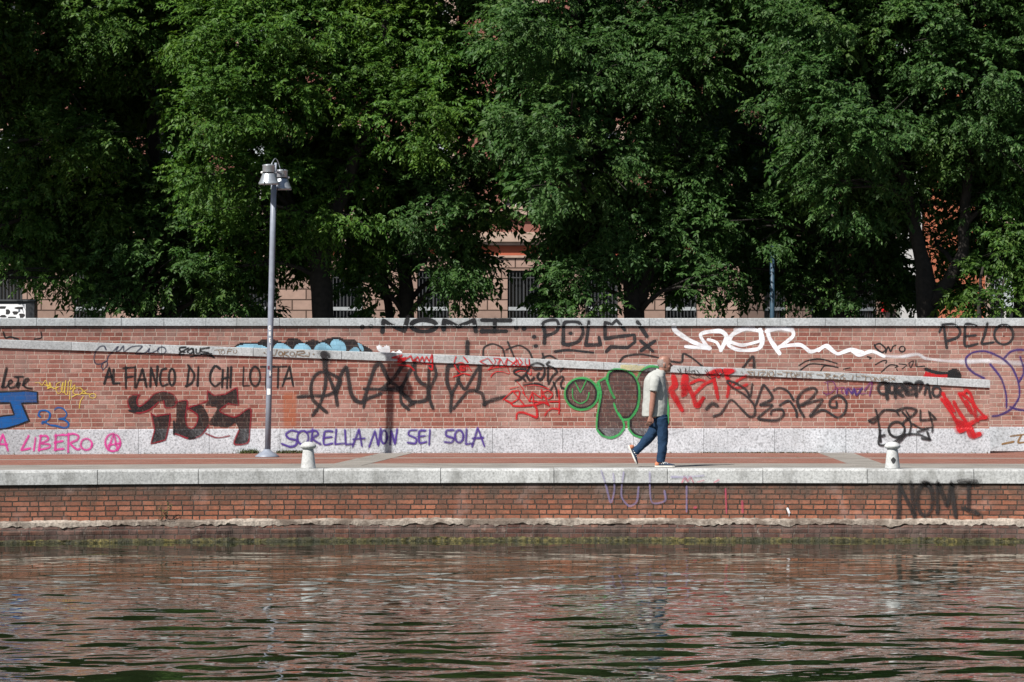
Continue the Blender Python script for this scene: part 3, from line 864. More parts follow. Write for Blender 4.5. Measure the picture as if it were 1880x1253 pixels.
tagp('G', 'ramp', "red scrawled tag below the black loops", [('red', 18, "#895,750 1020,635 1180,830", "1030,640 1110,640 1090,740 1000,800"), ('red', 12, "1080,515 1150,600 1185,700", "985,605 1090,580", "1180,575 1300,560 1400,575 1500,610", "1150,650 1220,740 1240,770"), ('red', 26, "920,755 1000,800 1020,830 1120,840 1310,820 1420,790 1490,815"), ('red', 16, "#1240,770 1280,650 1300,790", "#1275,650 1410,740 1400,610 1500,830", "1420,700 1500,740 1550,680 1490,630 1440,650", "1520,780 1640,780", "1245,770 1460,790"), ('red', 22, "1630,630 1640,780 1635,930", "1640,880 1540,870 1480,910 1450,960"), ('red', 27, "1070,1000 1085,930 1170,925 1300,975 1345,985 1340,880 1310,830")])
tagp('C', 'ramp', "green outlined bubble letters with dusty black filling and a smiling round letter", [
    ('fill', 'paleyellow', "1252,430 1420,440 1385,490 1310,468 1252,462"),
    ('fill', 'fill', "e 970 640 118 112"), ('fill', 'fill', "1152,540 1164,492 1202,468 1280,472 1340,502 1374,560 1384,640 1370,740 1318,812 1262,818 1222,760 1200,700"),
    ('fill', 'fill', "1092,556 1148,524 1180,620 1206,712 1240,780 1272,832 1274,880 1238,928 1180,952 1120,938 1082,890 1082,800 1096,720 1106,640"),
    ('fill', 'fill', "1376,540 1402,474 1460,444 1540,452 1600,600 1588,740 1588,840 1500,950 1420,955 1350,938 1312,890 1312,830 1370,750 1388,650"),
    ('black', 12, "e 970 640 108 102", "1158,560 1172,500 1206,476 1280,480 1332,508 1366,565 1374,640 1362,735 1312,802 1268,808", "1100,590 1112,640 1104,725 1092,800 1092,885 1128,930", "1324,835 1326,890 1362,930 1430,950"),
    ('green', 17, "e 970 640 121 115", "1085,566 1094,550 1148,522", "1152,540 1162,492 1202,466 1280,470 1340,500 1376,560 1386,640 1372,740 1320,816 1262,822 1222,764 1204,712", "1152,540 1180,620 1206,668", "1092,560 1108,640 1096,720 1082,800 1080,890 1120,940 1180,956 1240,932 1276,880 1266,830 1236,780", "1372,524 1400,474 1460,442 1540,450", "1575,622 1592,740 1590,850", "1308,830 1310,890 1350,938 1424,960"),
    ('green', 10, "#925,560 962,632 1002,548", "905,605 910,675 960,710 1010,682 1024,632")])
tagp('D', 'ramp', "fat red dripping letters right of the walker", [('red', 40, "222,525 232,580 205,612 245,690"), ('red', 34, "245,690 278,750"), ('red', 52, "305,525 300,590"), ('red', 32, "296,600 290,650 325,600"), ('red', 34, "330,590 362,660 384,725 402,722"), ('red', 22, "402,722 440,660 418,690 384,722", "346,562 400,540 440,545", "362,652 430,582 462,560 500,545"), ('red', 30, "470,495 540,472 580,482", "520,480 540,510", "592,472 640,474"), ('red', 26, "502,505 522,580 538,668", "640,476 600,502 620,560 608,655"), ('red', 20, "740,512 680,545 640,590 690,595 745,575")])
tagp('D', 'ramp', "thin black scratchy writing on the coping", [('black', 5, "250,462 272,490 268,456", "306,455 310,500 330,470", "345,480 372,472 376,500 412,502 388,470", "446,470 482,510 460,465", "340,512 390,526 442,500 492,530 562,500 582,490", "520,470 540,500", "570,462 580,492")])
tagp('D', 'ramp', "wide black curling tag reading SER", [('faint', 26, "462,742 500,708 530,722"), ('faint', 16, "512,800 562,778 620,692 652,690 762,800 802,790 800,722 740,652 640,590 606,548 662,560 742,610 770,660 786,572"), ('grey', 16, "812,718 862,580 872,575 932,670 842,720 932,720 852,790 832,820 960,830 1012,790 1000,752 932,756 920,782"), ('grey', 16, "942,612 982,595 1042,620 1082,682", "986,720 1052,690 1102,762 1106,800"), ('grey', 19, "1156,800 1122,740 1112,680 1152,622 1222,596 1250,620 1202,680 1132,722"), ('grey', 16, "1150,722 1292,680 1202,800 1282,756 1332,770 1402,810 1452,770 1462,700 1412,650 1352,680 1345,730 1392,735 1392,700")])
tagp('D', 'ramp', "brown writing along the coping reading SUZIO-TOFUS-BEG-TOMES", [('brown', 10, "712,485"), ('brown', 8, "790,480 752,480 782,500 744,515", "802,480 800,510 828,510 832,480", "842,480 880,478 846,515 888,512", "896,480 893,515", "e 924 495 18 20", "968,495 1000,498", "1004,482 1072,486", "1038,485 1030,522", "e 1078 502 15 17", "1106,490 1098,522", "1106,490 1138,488", "1104,505 1130,503", "1148,490 1144,518 1170,518 1178,490", "1226,490 1186,495 1216,510 1180,524", "1252,500 1290,505", "1322,495 1310,535", "1308,495 1350,498 1320,512 1356,530 1304,536", "1402,512 1368,510 1382,502 1364,532 1404,535", "1444,500 1414,520 1430,540 1458,530 1440,522"),
    ('brown', 8, "1512,508 1504,538", "1540,515 1560,517", "1572,510 1632,516", "1602,514 1600,545", "e 1652 530 15 14", "1672,545 1676,520 1694,540 1712,520 1716,550", "1752,520 1728,525 1728,550 1752,545", "1776,518 1760,526 1778,540 1760,550", "1786,525 1812,540", "1812,522 1786,545")])
tagp('E', 'ramp', "purple handwriting reading DRAMA with a slanted stroke", [('magenta', 8, "152,556 156,640 120,628", "130,560 190,550 210,592 182,630 140,652", "222,592 220,640 228,600 252,595", "e 266 615 13 22", "284,595 286,642", "300,642 302,600 326,602 326,640 342,602 352,642", "e 370 620 14 20", "386,600 392,640 440,632"), ('magenta', 16, "420,612 474,552 456,650"), ('darkpurple', 12, "290,640 300,600 330,640 345,600 360,650 400,600")])
tagp('E', 'ramp', "smudged grey tag under the end of the coping writing", [('grey', 22, "e 556 600 40 42 -60 310", "572,570 582,672", "e 616 600 26 32", "640,572 640,660", "642,590 682,570 690,610 645,622 692,652", "762,570 706,560 720,620 772,600 740,568 716,640 782,640", "790,652 790,562 832,560 812,615"), ('grey', 16, "850,640 872,570 892,662", "e 936 622 30 36")])
tagp('E', 'ramp', "black angular tag above the right bollard", [('black', 14, "500,755 522,860 534,980", "452,832 512,800 562,756 640,760 662,788", "452,835 482,846 522,808", "e 650 895 58 55", "532,900 520,1000 582,1006 642,980 702,936 802,930 890,965", "#832,960 890,970 870,914", "655,756 722,740 790,752 770,790 702,840 692,862", "692,770 752,850 740,930", "720,766 742,802", "770,858 830,890 900,880", "#820,760 820,830 932,820 880,765 910,870 905,910", "802,912 870,890", "560,936 530,946", "660,996 712,936")])
tagp('E', 'ramp', "dense red scribble at the right end", [('red', 24, "985,640 1020,720 1082,850", "975,680 1040,770 1102,872 1120,900", "1010,680 1062,760", "1062,700 1100,770 1152,852 1092,832"), ('red', 20, "1100,640 1140,710 1184,775", "1104,640 1124,640 1190,700 1222,790", "1128,640 1152,615 1182,642 1212,722 1272,792", "1150,692 1232,832"), ('red', 34, "1092,872 1142,850 1182,940 1242,930", "1100,892 1202,842 1252,812 1285,808", "1110,905 1180,880 1200,930")])
# --- quay wall
tagp('Q', 'quay', "washed-out purple letters VOL", [('palepurple', 15, "1422,105 1444,172 1472,272 1492,205 1486,120", "1542,112 1530,200 1534,250 1572,292 1612,268 1622,192", "1682,112 1692,268 1764,264 1762,212")])
tagp('R', 'quay', "faded pink letters and spots", [('palepink', 13, "#36,165 50,132 66,164 80,130 96,166"), ('palepink', 12, "120,162 152,154", "210,164 232,152"), ('palepurple', 16, "-20,135 60,135 150,128", "60,190 60,320"), ('palepink', 20, "105,300", "360,270 362,322"), ('palepink', 12, "270,200 275,330")])
tagp('R', 'quay', "dark grey letters reading NOMI", [('washedblack', 34, "1203,365 1206,270 1210,185"), ('washedblack', 32, "1270,172 1288,345"), ('washedblack', 26, "1212,185 1285,335"), ('washedblack', 32, "e 1345 255 42 88 -90 285"), ('washedblack', 30, "#1412,320 1412,162 1466,292 1486,162 1510,345"), ('washedblack', 32, "1532,158 1616,158"), ('washedblack', 28, "1582,172 1580,300"), ('washedblack', 32, "1552,302 1624,330")])
tagp('R', 'quay', "white paint drip", [('white', 11, "604,306 613,328"), ('thinwhite', 8, "614,330 612,345")])
# ---------------------------------------------------------------- street lamp
def solid(name, c, rough, metal=0.0, spec=.5, var=.06, bump=0.0):
    return plain(name, c, rough, metal, var, 30, spec, bump)
POLE_GREY = plain("pole_paint", (.20, .225, .275), .45, .0, .12, 9)
STEEL = plain("brushed_metal", (.38, .41, .44), .36, .6, .08, 25)
DARK = solid("dark_metal", (.02, .02, .022), .5)
WHITE_PLASTIC = solid("white_knob", (.7, .7, .68), .4)
LD = 72.8
def lx(px, d=LD): return (px - CX) * d / F
lamp = empty("street_lamp", (lx(490.5), LD, 0), "tall grey lamp post with two metal bell lamps, standing before the graffiti wall", "street lamp")
g = Geo(); bx = lx(490.5)
g.lathe((bx, LD, 0), [(.205, 0), (.205, .012), (.15, .055), (.085, .095), (.06, .115), (.055, .13)], 40)
g.make("base_flange", POLE_GREY, lamp, True)
PB, PT = Vector((lx(491.3), LD, .06)), Vector((lx(503.2), LD, z_at(318, LD)))
def pole_c(z): return PB.lerp(PT, (z - PB.z) / (PT.z - PB.z))
g = Geo(); g.tube([PB, PB.lerp(PT, .25), PB.lerp(PT, .5), PB.lerp(PT, .75), PT], [.0495, .049, .0485, .048, .0475], 28)
g.make("pole", POLE_GREY, lamp, True)
g = Geo(); top = PT
g.tube([top + Vector((.02, 0, -.05)), top + Vector((.03, 0, .17))], .024, 14)
g.tube([top + Vector((-.10, -.26, .05)), top + Vector((.03, 0, .02)), top + Vector((.15, .26, -.02))], .017, 10)
g.make("bracket", POLE_GREY, lamp, True)
def lamp_head(px, dd, py):
    d = LD + dd
    c = Vector((lx(px, d), d, z_at(py + 37.5, d)))      # rim level
    k = d / F
    head = Geo()
    head.lathe(c, [(.155, 0), (.168, 0), (.170, 3.5 * k), (.163, 4.2 * k), (.150, 7 * k), (.108, 19.5 * k), (.104, 20.5 * k)], 40)
    h = head.make("lamp_shade", STEEL, lamp, True)
    g = Geo(); g.lathe(c, [(.085, 20 * k), (.085, 23.5 * k)], 32); g.make("neck", DARK, h, True)
    g = Geo(); g.lathe(c, [(.101, 23 * k), (.104, 24 * k), (.104, 34.5 * k), (.108, 35 * k), (.108, 36 * k), (.06, 37.5 * k), (.02, 38 * k)], 36); g.make("lamp_housing", STEEL, h, True)
    g = Geo(); g.lathe(c, [(.14, .012), (.05, .05), (.02, .052)], 24); g.make("lamp_glass", plain("lamp_glass", (.35, .35, .33), .2), h, True)
    for s in (-1, 1):
        g = Geo(); g.ball(c + Vector((s * .115, 0, 22.5 * k)), .020, .020, .020); g.make("knob", WHITE_PLASTIC, h, True)
    g = Geo(); g.box(c.x - .07, c.x - .058, c.y - .176, c.y - .164, c.z - .03, c.z + .05); g.make("clip", DARK, h)
    return c, k
c1, k1 = lamp_head(493.4, -.26, 302)
c2, k2 = lamp_head(517.0, .26, 311.5)
g = Geo()
pa, pb = c1 + Vector((.05, 0, 38 * k1)), c2 + Vector((-.02, 0, 38 * k2))
arc = [pa.lerp(pb, t) + Vector((0, 0, .13 * math.sin(math.pi * t))) for t in [i / 12 for i in range(13)]]
g.tube(arc, .009, 8); g.make("conduit", STEEL, lamp, True)
def pole_patch(name, px0, px1, py0, py1, m):
    z0, z1 = z_at(py1, LD - .05), z_at(py0, LD - .05)
    V, Fc = [], []
    n = 6
    for z in (z0, z1):
        c = pole_c(z)
        for i in range(n + 1):
            px = px0 + (px1 - px0) * i / n
            s = max(-.98, min(.98, (lx(px, LD - .04) - c.x) / .0502))
            a = math.asin(s)
            V.append((c.x + .0506 * math.sin(a), LD - .0506 * math.cos(a), z))
    Fc = [(i, i + 1, n + 2 + i, n + 1 + i) for i in range(n)]
    return mesh_obj(name, V, Fc, m, lamp, True)
STICK = solid("sticker_white", (.75, .74, .72), .5)
STICKR = solid("sticker_red", (.10, .02, .03), .5)
pole_patch("sticker", 490.6, 496.6, 714, 725, STICK)["label"] = "small white sticker"
pole_patch("sticker", 491.2, 495.2, 672, 679, STICKR)["label"] = "small dark red sticker"
for a, b, c, d in [(493.4, 494.4, 599, 605), (494.4, 497.2, 598.4, 599.6), (496.8, 497.8, 600, 604), (494.4, 497.2, 604.6, 605.8), (493.8, 494.8, 609, 617), (494.8, 496.0, 611, 614), (496.2, 497.2, 609, 617),
                   (494.2, 495.2, 621, 629), (495.2, 497.6, 621, 622.2), (495.2, 497.0, 624.6, 625.8), (495.2, 497.6, 628, 629.2), (496.0, 496.9, 634, 645)]:
    pole_patch("paint_mark", a, b, c, d, STICK)
for a, b, c, d in [(495, 497, 681, 690), (493.5, 497.5, 692, 693.5), (494.5, 498, 685, 687)]:
    pole_patch("paint_mark", a, b, c, d, STICKR if c > 691 else STICK)

# ---------------------------------------------------------------- stone bollards
BOLL = granite("bollard_granite", (.44, .45, .45), dark=.78, light=1.1, stain=soft_stain)
def bollard(px, label, spot):
    X = solve_X(px, .2, quay_y); d = quay_y(X) + .2
    root = empty("stone_bollard", (X, d, .004), label, "bollard", "granite bollards on the quay edge")
    g = Geo(); g.lathe((X, d, .002), [(.115, 0), (.117, .01), (.113, .03), (.092, .22), (.083, .285), (.080, .30)], 36)
    g.make("shaft", BOLL, root, True)
    g = Geo(); g.lathe((X, d, .302), [(.080, 0), (.108, .014), (.124, .034), (.122, .052), (.106, .074), (.078, .094), (.045, .108), (.01, .112)], 36)
    g.make("cap", BOLL, root, True)
    if spot:
        g = Geo(); V, Fc = [], []
        n = 14
        for k in range(n):
            a = 2 * math.pi * k / n
            rr = .036 * (1 + .18 * math.sin(3 * a))
            s = (.005 + rr * math.cos(a)); z = .125 + rr * 1.1 * math.sin(a) + (.02 if math.sin(a) > .9 else 0)
            R = .113 - (z - .03) * .1105 + .003
            V.append((X + s, d - math.sqrt(max(R * R - s * s, 0)), z))
        V.append((X + .005, d - (.113 - .095 * .1105 + .004), .125))
        Fc = [(k, (k + 1) % n, n) for k in range(n)]
        mesh_obj("paint_spot", V, Fc, solid("black_spot", (.02, .02, .022), .7), root, True)
    return root
bollard(566, "plain mushroom-capped granite bollard nearest the lamp post", False)
bollard(1638.5, "mushroom-capped granite bollard with a black paint spot on its shaft", True)

# ---------------------------------------------------------------- the walking man
PD = 67.5
PX = (1211.8 - CX) * PD / F
man = empty("person", (PX, PD, 0.004), "balding man in beige short-sleeved shirt and blue jeans walking to the right", "person")
def L(zx, zy, y=0.0):
    return Vector((PX + (zx - 560) / 594.0, PD + y, .004 + (1140 - zy) / 594.0))
SK = Mat("skin")
n_ = SK.noise(22, 4)
SK.color(SK.ramp(n_, [(.3, (.22, .105, .075)), (.7, (.32, .165, .125))])); SK.set(rough=.5, spec=.4)
SKIN = SK.m
def cloth(name, c, weave=260, var=.12):
    M = Mat(name)
    a = M.noise(weave, 2); b = M.noise(9, 4)
    M.color(M.mix(1.0, M.mix(1.0, c, M.ramp(a, [(.3, 1 - var), (.7, 1 + var)]), 'MULTIPLY'), M.ramp(b, [(.3, .9), (.7, 1.1)]), 'MULTIPLY'))
    M.set(rough=.9, spec=.15); M.bump(b, .35, .012)
    return M.m
SHIRT = cloth("shirt_cloth", (.35, .36, .345))
JEANS = cloth("jeans_denim", (.014, .034, .072), var=.3)
def ring_h(c, a, b, n=20, tilt=0.0, p=2.3):
    out = []
    for k in range(n):
        t = 2 * math.pi * k / n
        ct, st = math.cos(t), math.sin(t)
        x = a * math.copysign(abs(ct) ** (2 / p), ct); y = b * math.copysign(abs(st) ** (2 / p), st)
        out.append(Vector((c.x + x, c.y + y, c.z + x * tilt)))
    return out
def limb(g, pts, n=16):
    """pts: (Vector, radius in the walking plane, radius across)"""
    V = [p[0] for p in pts]
    rings = []
    for i, (p, a, b) in enumerate(pts):
        t = (V[min(i + 1, len(V) - 1)] - V[max(i - 1, 0)]).normalized()
        u = Vector((0, 1, 0)); u = (u - t * u.dot(t)).normalized(); w = t.cross(u)
        rings.append([p + w * (a * math.cos(q)) + u * (b * math.sin(q)) for q in [2 * math.pi * k / n for k in range(n)]])
    g.ring_loft(rings)
def remesh(o, vox, smooth=2, disp=None):
    m = o.modifiers.new("remesh", 'REMESH'); m.mode = 'VOXEL'; m.voxel_size = vox; m.use_smooth_shade = True
    s = o.modifiers.new("smooth", 'SMOOTH'); s.factor = .5; s.iterations = smooth
    if disp:
        t = bpy.data.textures.new(o.name + "_folds", 'CLOUDS'); t.noise_scale = disp[0]; t.noise_depth = 2
        dm = o.modifiers.new("folds", 'DISPLACE'); dm.texture = t; dm.strength = disp[1]; dm.mid_level = .5; dm.texture_coords = 'LOCAL'
HEAD = [(119, 588, 614, .018), (123, 570, 630, .044), (134, 553, 646, .062), (150, 541, 656, .072), (168, 536, 661, .076), (184, 535, 663, .077), (196, 536, 660, .076),
        (208, 541, 661, .074), (222, 550, 662, .071), (236, 564, 660, .065), (250, 584, 655, .056), (262, 604, 651, .043), (268, 616, 646, .022)]
def head_ring(h, grow=0.0, n=24, a0=0.0, a1=2 * math.pi):
    zy, x0, x1, w = h
    c = L((x0 + x1) / 2, zy)
    return [Vector((c.x + ((x1 - x0) / 1188 + grow) * math.cos(t), c.y + (w + grow) * math.sin(t), c.z)) for t in [a0 + (a1 - a0) * k / n for k in range(n)]]
g = Geo()
g.ring_loft([head_ring(h) for h in HEAD])
g.ball(L(662, 206), .020, .013, .020); g.ball(L(671, 211), .013, .013, .011)      # nose
g.ball(L(657, 183), .012, .045, .010)                                            # brow
g.ball(L(650, 258), .014, .022, .016)                                            # chin
for s in (-1, 1):
    g.ball(L(598, 203, s * .078), .020, .011, .034)                              # ears
    g.ball(L(640, 218, s * .045), .022, .020, .022)                              # cheeks
limb(g, [(L(565, 320), .066, .070), (L(575, 275), .060, .062), (L(590, 215), .058, .058)])   # neck
def hand(g, wrist, tip, side, curl):
    ax = (tip - wrist).normalized()
    back = Vector((-ax.z, 0, ax.x)); back = back if back.x > 0 else -back        # towards the front of the walk
    limb(g, [(wrist, .026, .019), (wrist + ax * .035, .036, .017), (wrist + ax * .085, .040, .016), (wrist + ax * .098, .034, .012)], 12)
    for i, (off, ln) in enumerate([(-.031, .068), (-.011, .082), (.010, .088), (.031, .078)]):
        p = wrist + ax * .085 + back * off
        q = p + ax * (ln * .45) + Vector((0, curl * side * .012, 0)) - back * .006
        r = q + ax * (ln * .30) + Vector((0, curl * side * .030, 0)) - back * .010
        e = r + ax * (ln * .12) + Vector((0, curl * side * .032, 0)) - back * .010
        g.tube([p - ax * .02, p, q, r, e], [.0092, .0092, .0088, .0080, .0066], 8)
    p = wrist + ax * .03 + back * .028
    g.tube([p, p + ax * .03 + back * .022, p + ax * .062 + back * .024 + Vector((0, side * .006, 0)), p + ax * .082 + back * .020 + Vector((0, side * .012, 0))], [.0115, .0110, .0098, .0075], 8)
# right arm hangs beside the body on the camera's side, left arm hidden behind the trunk
limb(g, [(L(505, 335, -.20), .052, .05), (L(495, 430, -.225), .050, .046), (L(488, 520, -.232), .043, .040), (L(482, 570, -.232), .044, .038), (L(476, 625, -.230), .036, .031), (L(470, 668, -.226), .027, .022)])
hand(g, L(470, 668, -.226), L(459, 740, -.215), 1, 1.0)
limb(g, [(L(515, 335, .20), .052, .05), (L(530, 430, .225), .048, .045), (L(545, 530, .23), .042, .038), (L(565, 590, .23), .040, .036), (L(585, 645, .22), .028, .022)])
hand(g, L(585, 645, .22), L(600, 715, .21), -1, 1.0)
g.ring_loft([ring_h(L(510, 690), .13, .15), ring_h(L(512, 600), .15, .16), ring_h(L(515, 480), .15, .17), ring_h(L(515, 380), .13, .18), ring_h(L(525, 310), .09, .12)])
FRONT = [(566, 690, .110, .105), (578, 765, .093, .096), (583, 850, .083, .088), (584, 905, .081, .080), (575, 1000, .073, .072), (567, 1060, .067, .066), (561, 1099, .066, .062)]
REAR = [(546, 690, .105, .105), (528, 765, .098, .098), (487, 838, .086, .088), (446, 888, .077, .080), (400, 934, .069, .072), (356, 980, .064, .066), (332, 1006, .063, .062)]
limb(g, [(L(x, y, -.088), a * .7, b * .7) for x, y, a, b in FRONT] + [(L(558, 1125, -.088), .036, .034)])
limb(g, [(L(x, y, .088), a * .7, b * .7) for x, y, a, b in REAR] + [(L(308, 1022, .088), .036, .034)])
o = g.make("body", SKIN, man, True); remesh(o, .0055, 2)
# hair: short grey fringe round the back and sides
g = Geo()
hr = [h for h in HEAD if 140 < h[0] < 230]
rings = []
for i, h in enumerate(hr):
    lim = .62 if h[0] > 175 else .48
    rings.append(head_ring(h, .0035, 24, math.pi * (1 - lim), math.pi * (1 + lim)))
g.ring_loft(rings, cap=False, closed=False)
HM = Mat("grey_hair"); hn = HM.noise(160, 3)
HM.color(HM.ramp(hn, [(.3, (.16, .13, .12)), (.7, (.42, .38, .36))])); HM.set(rough=.8)
HM.put(HM.b.inputs["Alpha"], HM.ramp(HM.noise(240, 2), [(.35, .15), (.55, .9)]))
g.make("hair", HM.m, man, True)
DKB = solid("dark_brow", (.05, .04, .035), .7)
for s in (-1, 1):
    g = Geo(); g.ball(L(657, 194, s * .034), .010, .012, .006); g.make("eye", DKB, man, True)
    g = Geo(); g.ball(L(658, 182, s * .034), .009, .020, .0045); g.make("eyebrow", solid("brow_grey", (.14, .12, .11), .8), man, True)
g = Geo(); g.ball(L(660, 240), .007, .022, .004); g.make("mouth", solid("lip", (.20, .07, .06), .5), man, True)
# shirt
g = Geo()
SH = [(676, 391, 621, .185), (655, 392, 623, .188), (600, 397, 627, .195), (540, 402, 630, .200), (480, 406, 630, .200), (420, 409, 622, .203), (370, 412, 614, .205), (335, 418, 610, .205), (305, 432, 608, .190),
      (280, 452, 606, .150), (262, 480, 604, .105), (250, 505, 602, .080)]
g.ring_loft([ring_h(L((a + b) / 2, zy), (b - a) / 1188, w, 28, p=2.5) for zy, a, b, w in SH])
for s in (-1, 1):
    limb(g, [(L(512, 312, s * .165), .080, .06), (L(506, 345, s * .215), .080, .066), (L(499, 395, s * .238), .073, .064), (L(494, 443, s * .246), .069, .062)], 20)
o = g.make("shirt", SHIRT, man, True); remesh(o, .008, 3, (.17, .022))
g = Geo()
g.ring_loft([[p for p in ring_h(L(560, 292), .078, .088, 24, -.45, 2)], ring_h(L(566, 270), .076, .082, 24, -.45, 2), ring_h(L(571, 252), .070, .074, 24, -.45, 2)], cap=False)
o = g.make("shirt_collar", SHIRT, man, True)
sm = o.modifiers.new("thick", 'SOLIDIFY'); sm.thickness = .008
# trousers
g = Geo()
limb(g, [(L(x, y, -.088), a, b) for x, y, a, b in FRONT], 20)
limb(g, [(L(x, y, .088), a, b) for x, y, a, b in REAR], 20)
g.ring_loft([ring_h(L(558, 660), .118, .165, 24), ring_h(L(558, 720), .122, .170, 24), ring_h(L(556, 775), .10, .14, 24)])
o = g.make("trousers", JEANS, man, True); remesh(o, .008, 2, (.10, .024))
# shoes
NAVY = cloth("shoe_navy", (.030, .045, .075)); TAN = cloth("shoe_tan", (.42, .17, .10)); SOLE = solid("shoe_sole", (.62, .60, .55), .6); LACE = solid("shoe_lace", (.7, .72, .72), .7)
SECT = [(0, .030, .060), (.02, .038, .085), (.06, .041, .098), (.11, .042, .096), (.16, .045, .078), (.21, .049, .060), (.26, .046, .048), (.295, .034, .040), (.310, .012, .032)]
def shoe(M4):
    def tr(p): return M4 @ Vector(p)
    def half(secs):
        rings = []
        for x, w, h in secs:
            r = [(x, w * math.cos(t), .022 + (h - .022) * abs(math.sin(t)) ** .8) for t in [math.pi * k / 10 for k in range(11)]]
            rings.append([tr(p) for p in r] + [tr((x, -w * .6, .02)), tr((x, w * .6, .02))])
        return rings
    g = Geo(); g.ring_loft(half(SECT)); up = g.make("shoe", NAVY, man, True)
    g = Geo()
    g.ring_loft([[tr((x, w * 1.12 * s, z)) for s, z in ((-1, lo), (1, lo), (1, .022), (-1, .022))] for x, w, lo in
                 [(-.006, .026, .006), (.01, .037, 0), (.06, .041, 0), (.12, .040, .003), (.20, .048, 0), (.26, .046, 0), (.30, .033, .006), (.318, .012, .014)]])
    g.make("sole", SOLE, up)
    g = Geo(); g.ring_loft(half([(-.003, .031, .062), (.018, .0395, .087), (.058, .0425, .094)])); g.make("heel_panel", TAN, up, True)
    for q in range(3):
        x0 = .135 + q * .028
        g = Geo(); g.tube([tr((x0, -.036, .060 - q * .004)), tr((x0 + .006, -.02, .088 - q * .013)), tr((x0, .02, .088 - q * .013)), tr((x0 - .004, .036, .060))], .0045, 6); g.make("lace", LACE, up, True)
    g = Geo()
    for a, b in (((.095, .045), (.118, .080)), ((.118, .080), (.126, .045)), ((.126, .045), (.148, .074))):
        g.tube([tr((a[0], -.0465, a[1])), tr((b[0], -.0445, b[1]))], .0045, 6)
    g.make("side_mark", LACE, up, True)
shoe(Matrix.Translation(L(513, 1139.5, -.088)))
shoe(Matrix.Translation(L(266, 953, .088)) @ Matrix.Rotation(math.radians(66), 4, 'Y') )

# ---------------------------------------------------------------- street cabinet and pole behind the wall
CD = 79.0
cab = empty("street_cabinet", (lx(0, CD), CD + .3, STREET_Z), "black street cabinet with a white poster, just over the wall at the left", "cabinet")
g = Geo(); g.box(lx(-90, CD), lx(63, CD), CD, CD + .55, STREET_Z, z_at(553.5, CD)); g.make("cabinet_body", solid("cabinet_black", (.02, .022, .026), .5), cab)
g = Geo(); g.box(lx(-93, CD), lx(65.5, CD), CD - .03, CD + .58, z_at(553.4, CD), z_at(550.3, CD)); g.make("cabinet_top", solid("cabinet_lid", (.05, .055, .06), .5), cab)
g = Geo(); g.box(lx(-80, CD), lx(47, CD), CD - .004, CD - .001, z_at(640, CD), z_at(559, CD))
poster = g.make("poster", solid("poster_white", (.72, .73, .75), .7), cab)
g = Geo()
def blot(pts, y):
    vs = [(lx(px, CD), y, z_at(py, CD)) for px, py in pts]
    vs2 = [(x, y - .0012, z) for x, _, z in vs]
    n = len(vs)
    g.add(vs + vs2, [tuple(range(n)), tuple(range(2 * n - 1, n - 1, -1))] + [(i, i + n, (i + 1) % n + n, (i + 1) % n) for i in range(n)])
for cx_, cy_, sx, sy in [(4, 565, 8, 3), (36, 566, 8, 3), (14, 573, 4, 6), (28, 575, 5, 4), (6, 581, 6, 3), (40, 580, 5, 5), (22, 584, 7, 3), (-14, 571, 9, 5), (-35, 580, 8, 6)]:
    blot([(cx_ + sx * math.cos(a) * (1 + .25 * math.sin(3 * a + cx_)), cy_ + sy * math.sin(a) * (1 + .2 * math.cos(2 * a))) for a in [2 * math.pi * k / 18 for k in range(18)]], CD - .0045)
g.make("print", solid("poster_ink", (.02, .02, .022), .7), poster)

CD = 80.2
bp = empty("sign_pole", (lx(1418, CD), CD, STREET_Z), "slim blue metal pole rising behind the wall into the leaves", "pole")
BLUE = plain("blue_pole_paint", (.03, .065, .10), .5)
g = Geo(); g.tube([(lx(1418, CD), CD, STREET_Z), (lx(1418, CD), CD, 3.62)], .043, 18); g.make("pole", BLUE, bp, True)
g = Geo(); g.lathe((lx(1418, CD), CD, 3.62), [(.05, 0), (.05, .02), (.02, .05)], 18); g.make("cap", BLUE, bp, True)

# ---------------------------------------------------------------- buildings
def block_mat(name, L_, h, c):
    M = Mat(name)
    x, y, z = M.xyz()
    s = M.math('ADD', x, M.math('MULTIPLY', y, .7))
    zr = M.math('DIVIDE', M.math('ADD', z, .08), h); row = M.math('FLOOR', zr); rf = M.math('FRACT', zr)
    u = M.math('MULTIPLY_ADD', row, .5, M.math('DIVIDE', s, L_)); c_ = M.math('FLOOR', u); f = M.math('FRACT', u)
    d = M.math('MINIMUM', M.math('MULTIPLY', M.math('MINIMUM', f, M.math('SUBTRACT', 1.0, f)), L_), M.math('MULTIPLY', M.math('MINIMUM', rf, M.math('SUBTRACT', 1.0, rf)), h))
    isb = M.smooth(d, .010, .022)
    col = M.mix(1.0, c, M.ramp(M.white(M.comb(row, c_, 1.0)), [(0, .86), (1, 1.12)]), 'MULTIPLY')
    col = M.mix(1.0, col, M.ramp(M.noise(6.0, 5), [(.3, .88), (.7, 1.1)]), 'MULTIPLY')
    M.color(M.mix(isb, (.07, .045, .035), col)); M.set(rough=.9, spec=.2); M.bump(isb, .8, .03)
    return M.m
ASHLAR = block_mat("pink_ashlar", .80, .3037, (.27, .185, .15))
RED_PLASTER = plain("red_plaster", (.21, .085, .065), .9, var=.18, scale=1.5)
ORANGE_BAND = plain("orange_plaster", (.33, .085, .045), .9, var=.15, scale=2)
MOULD = plain("stone_moulding", (.34, .25, .20), .85, var=.15, scale=5)
ORANGE_WALL = plain("orange_wall", (.36, .115, .06), .9, var=.15, scale=1.2)
PALE_WALL = plain("pale_wall", (.42, .42, .42), .9, var=.1, scale=2)
FRAME_WHITE = plain("window_frame_white", (.5, .5, .48), .6)
IRON = plain("grille_iron", (.035, .037, .04), .6)
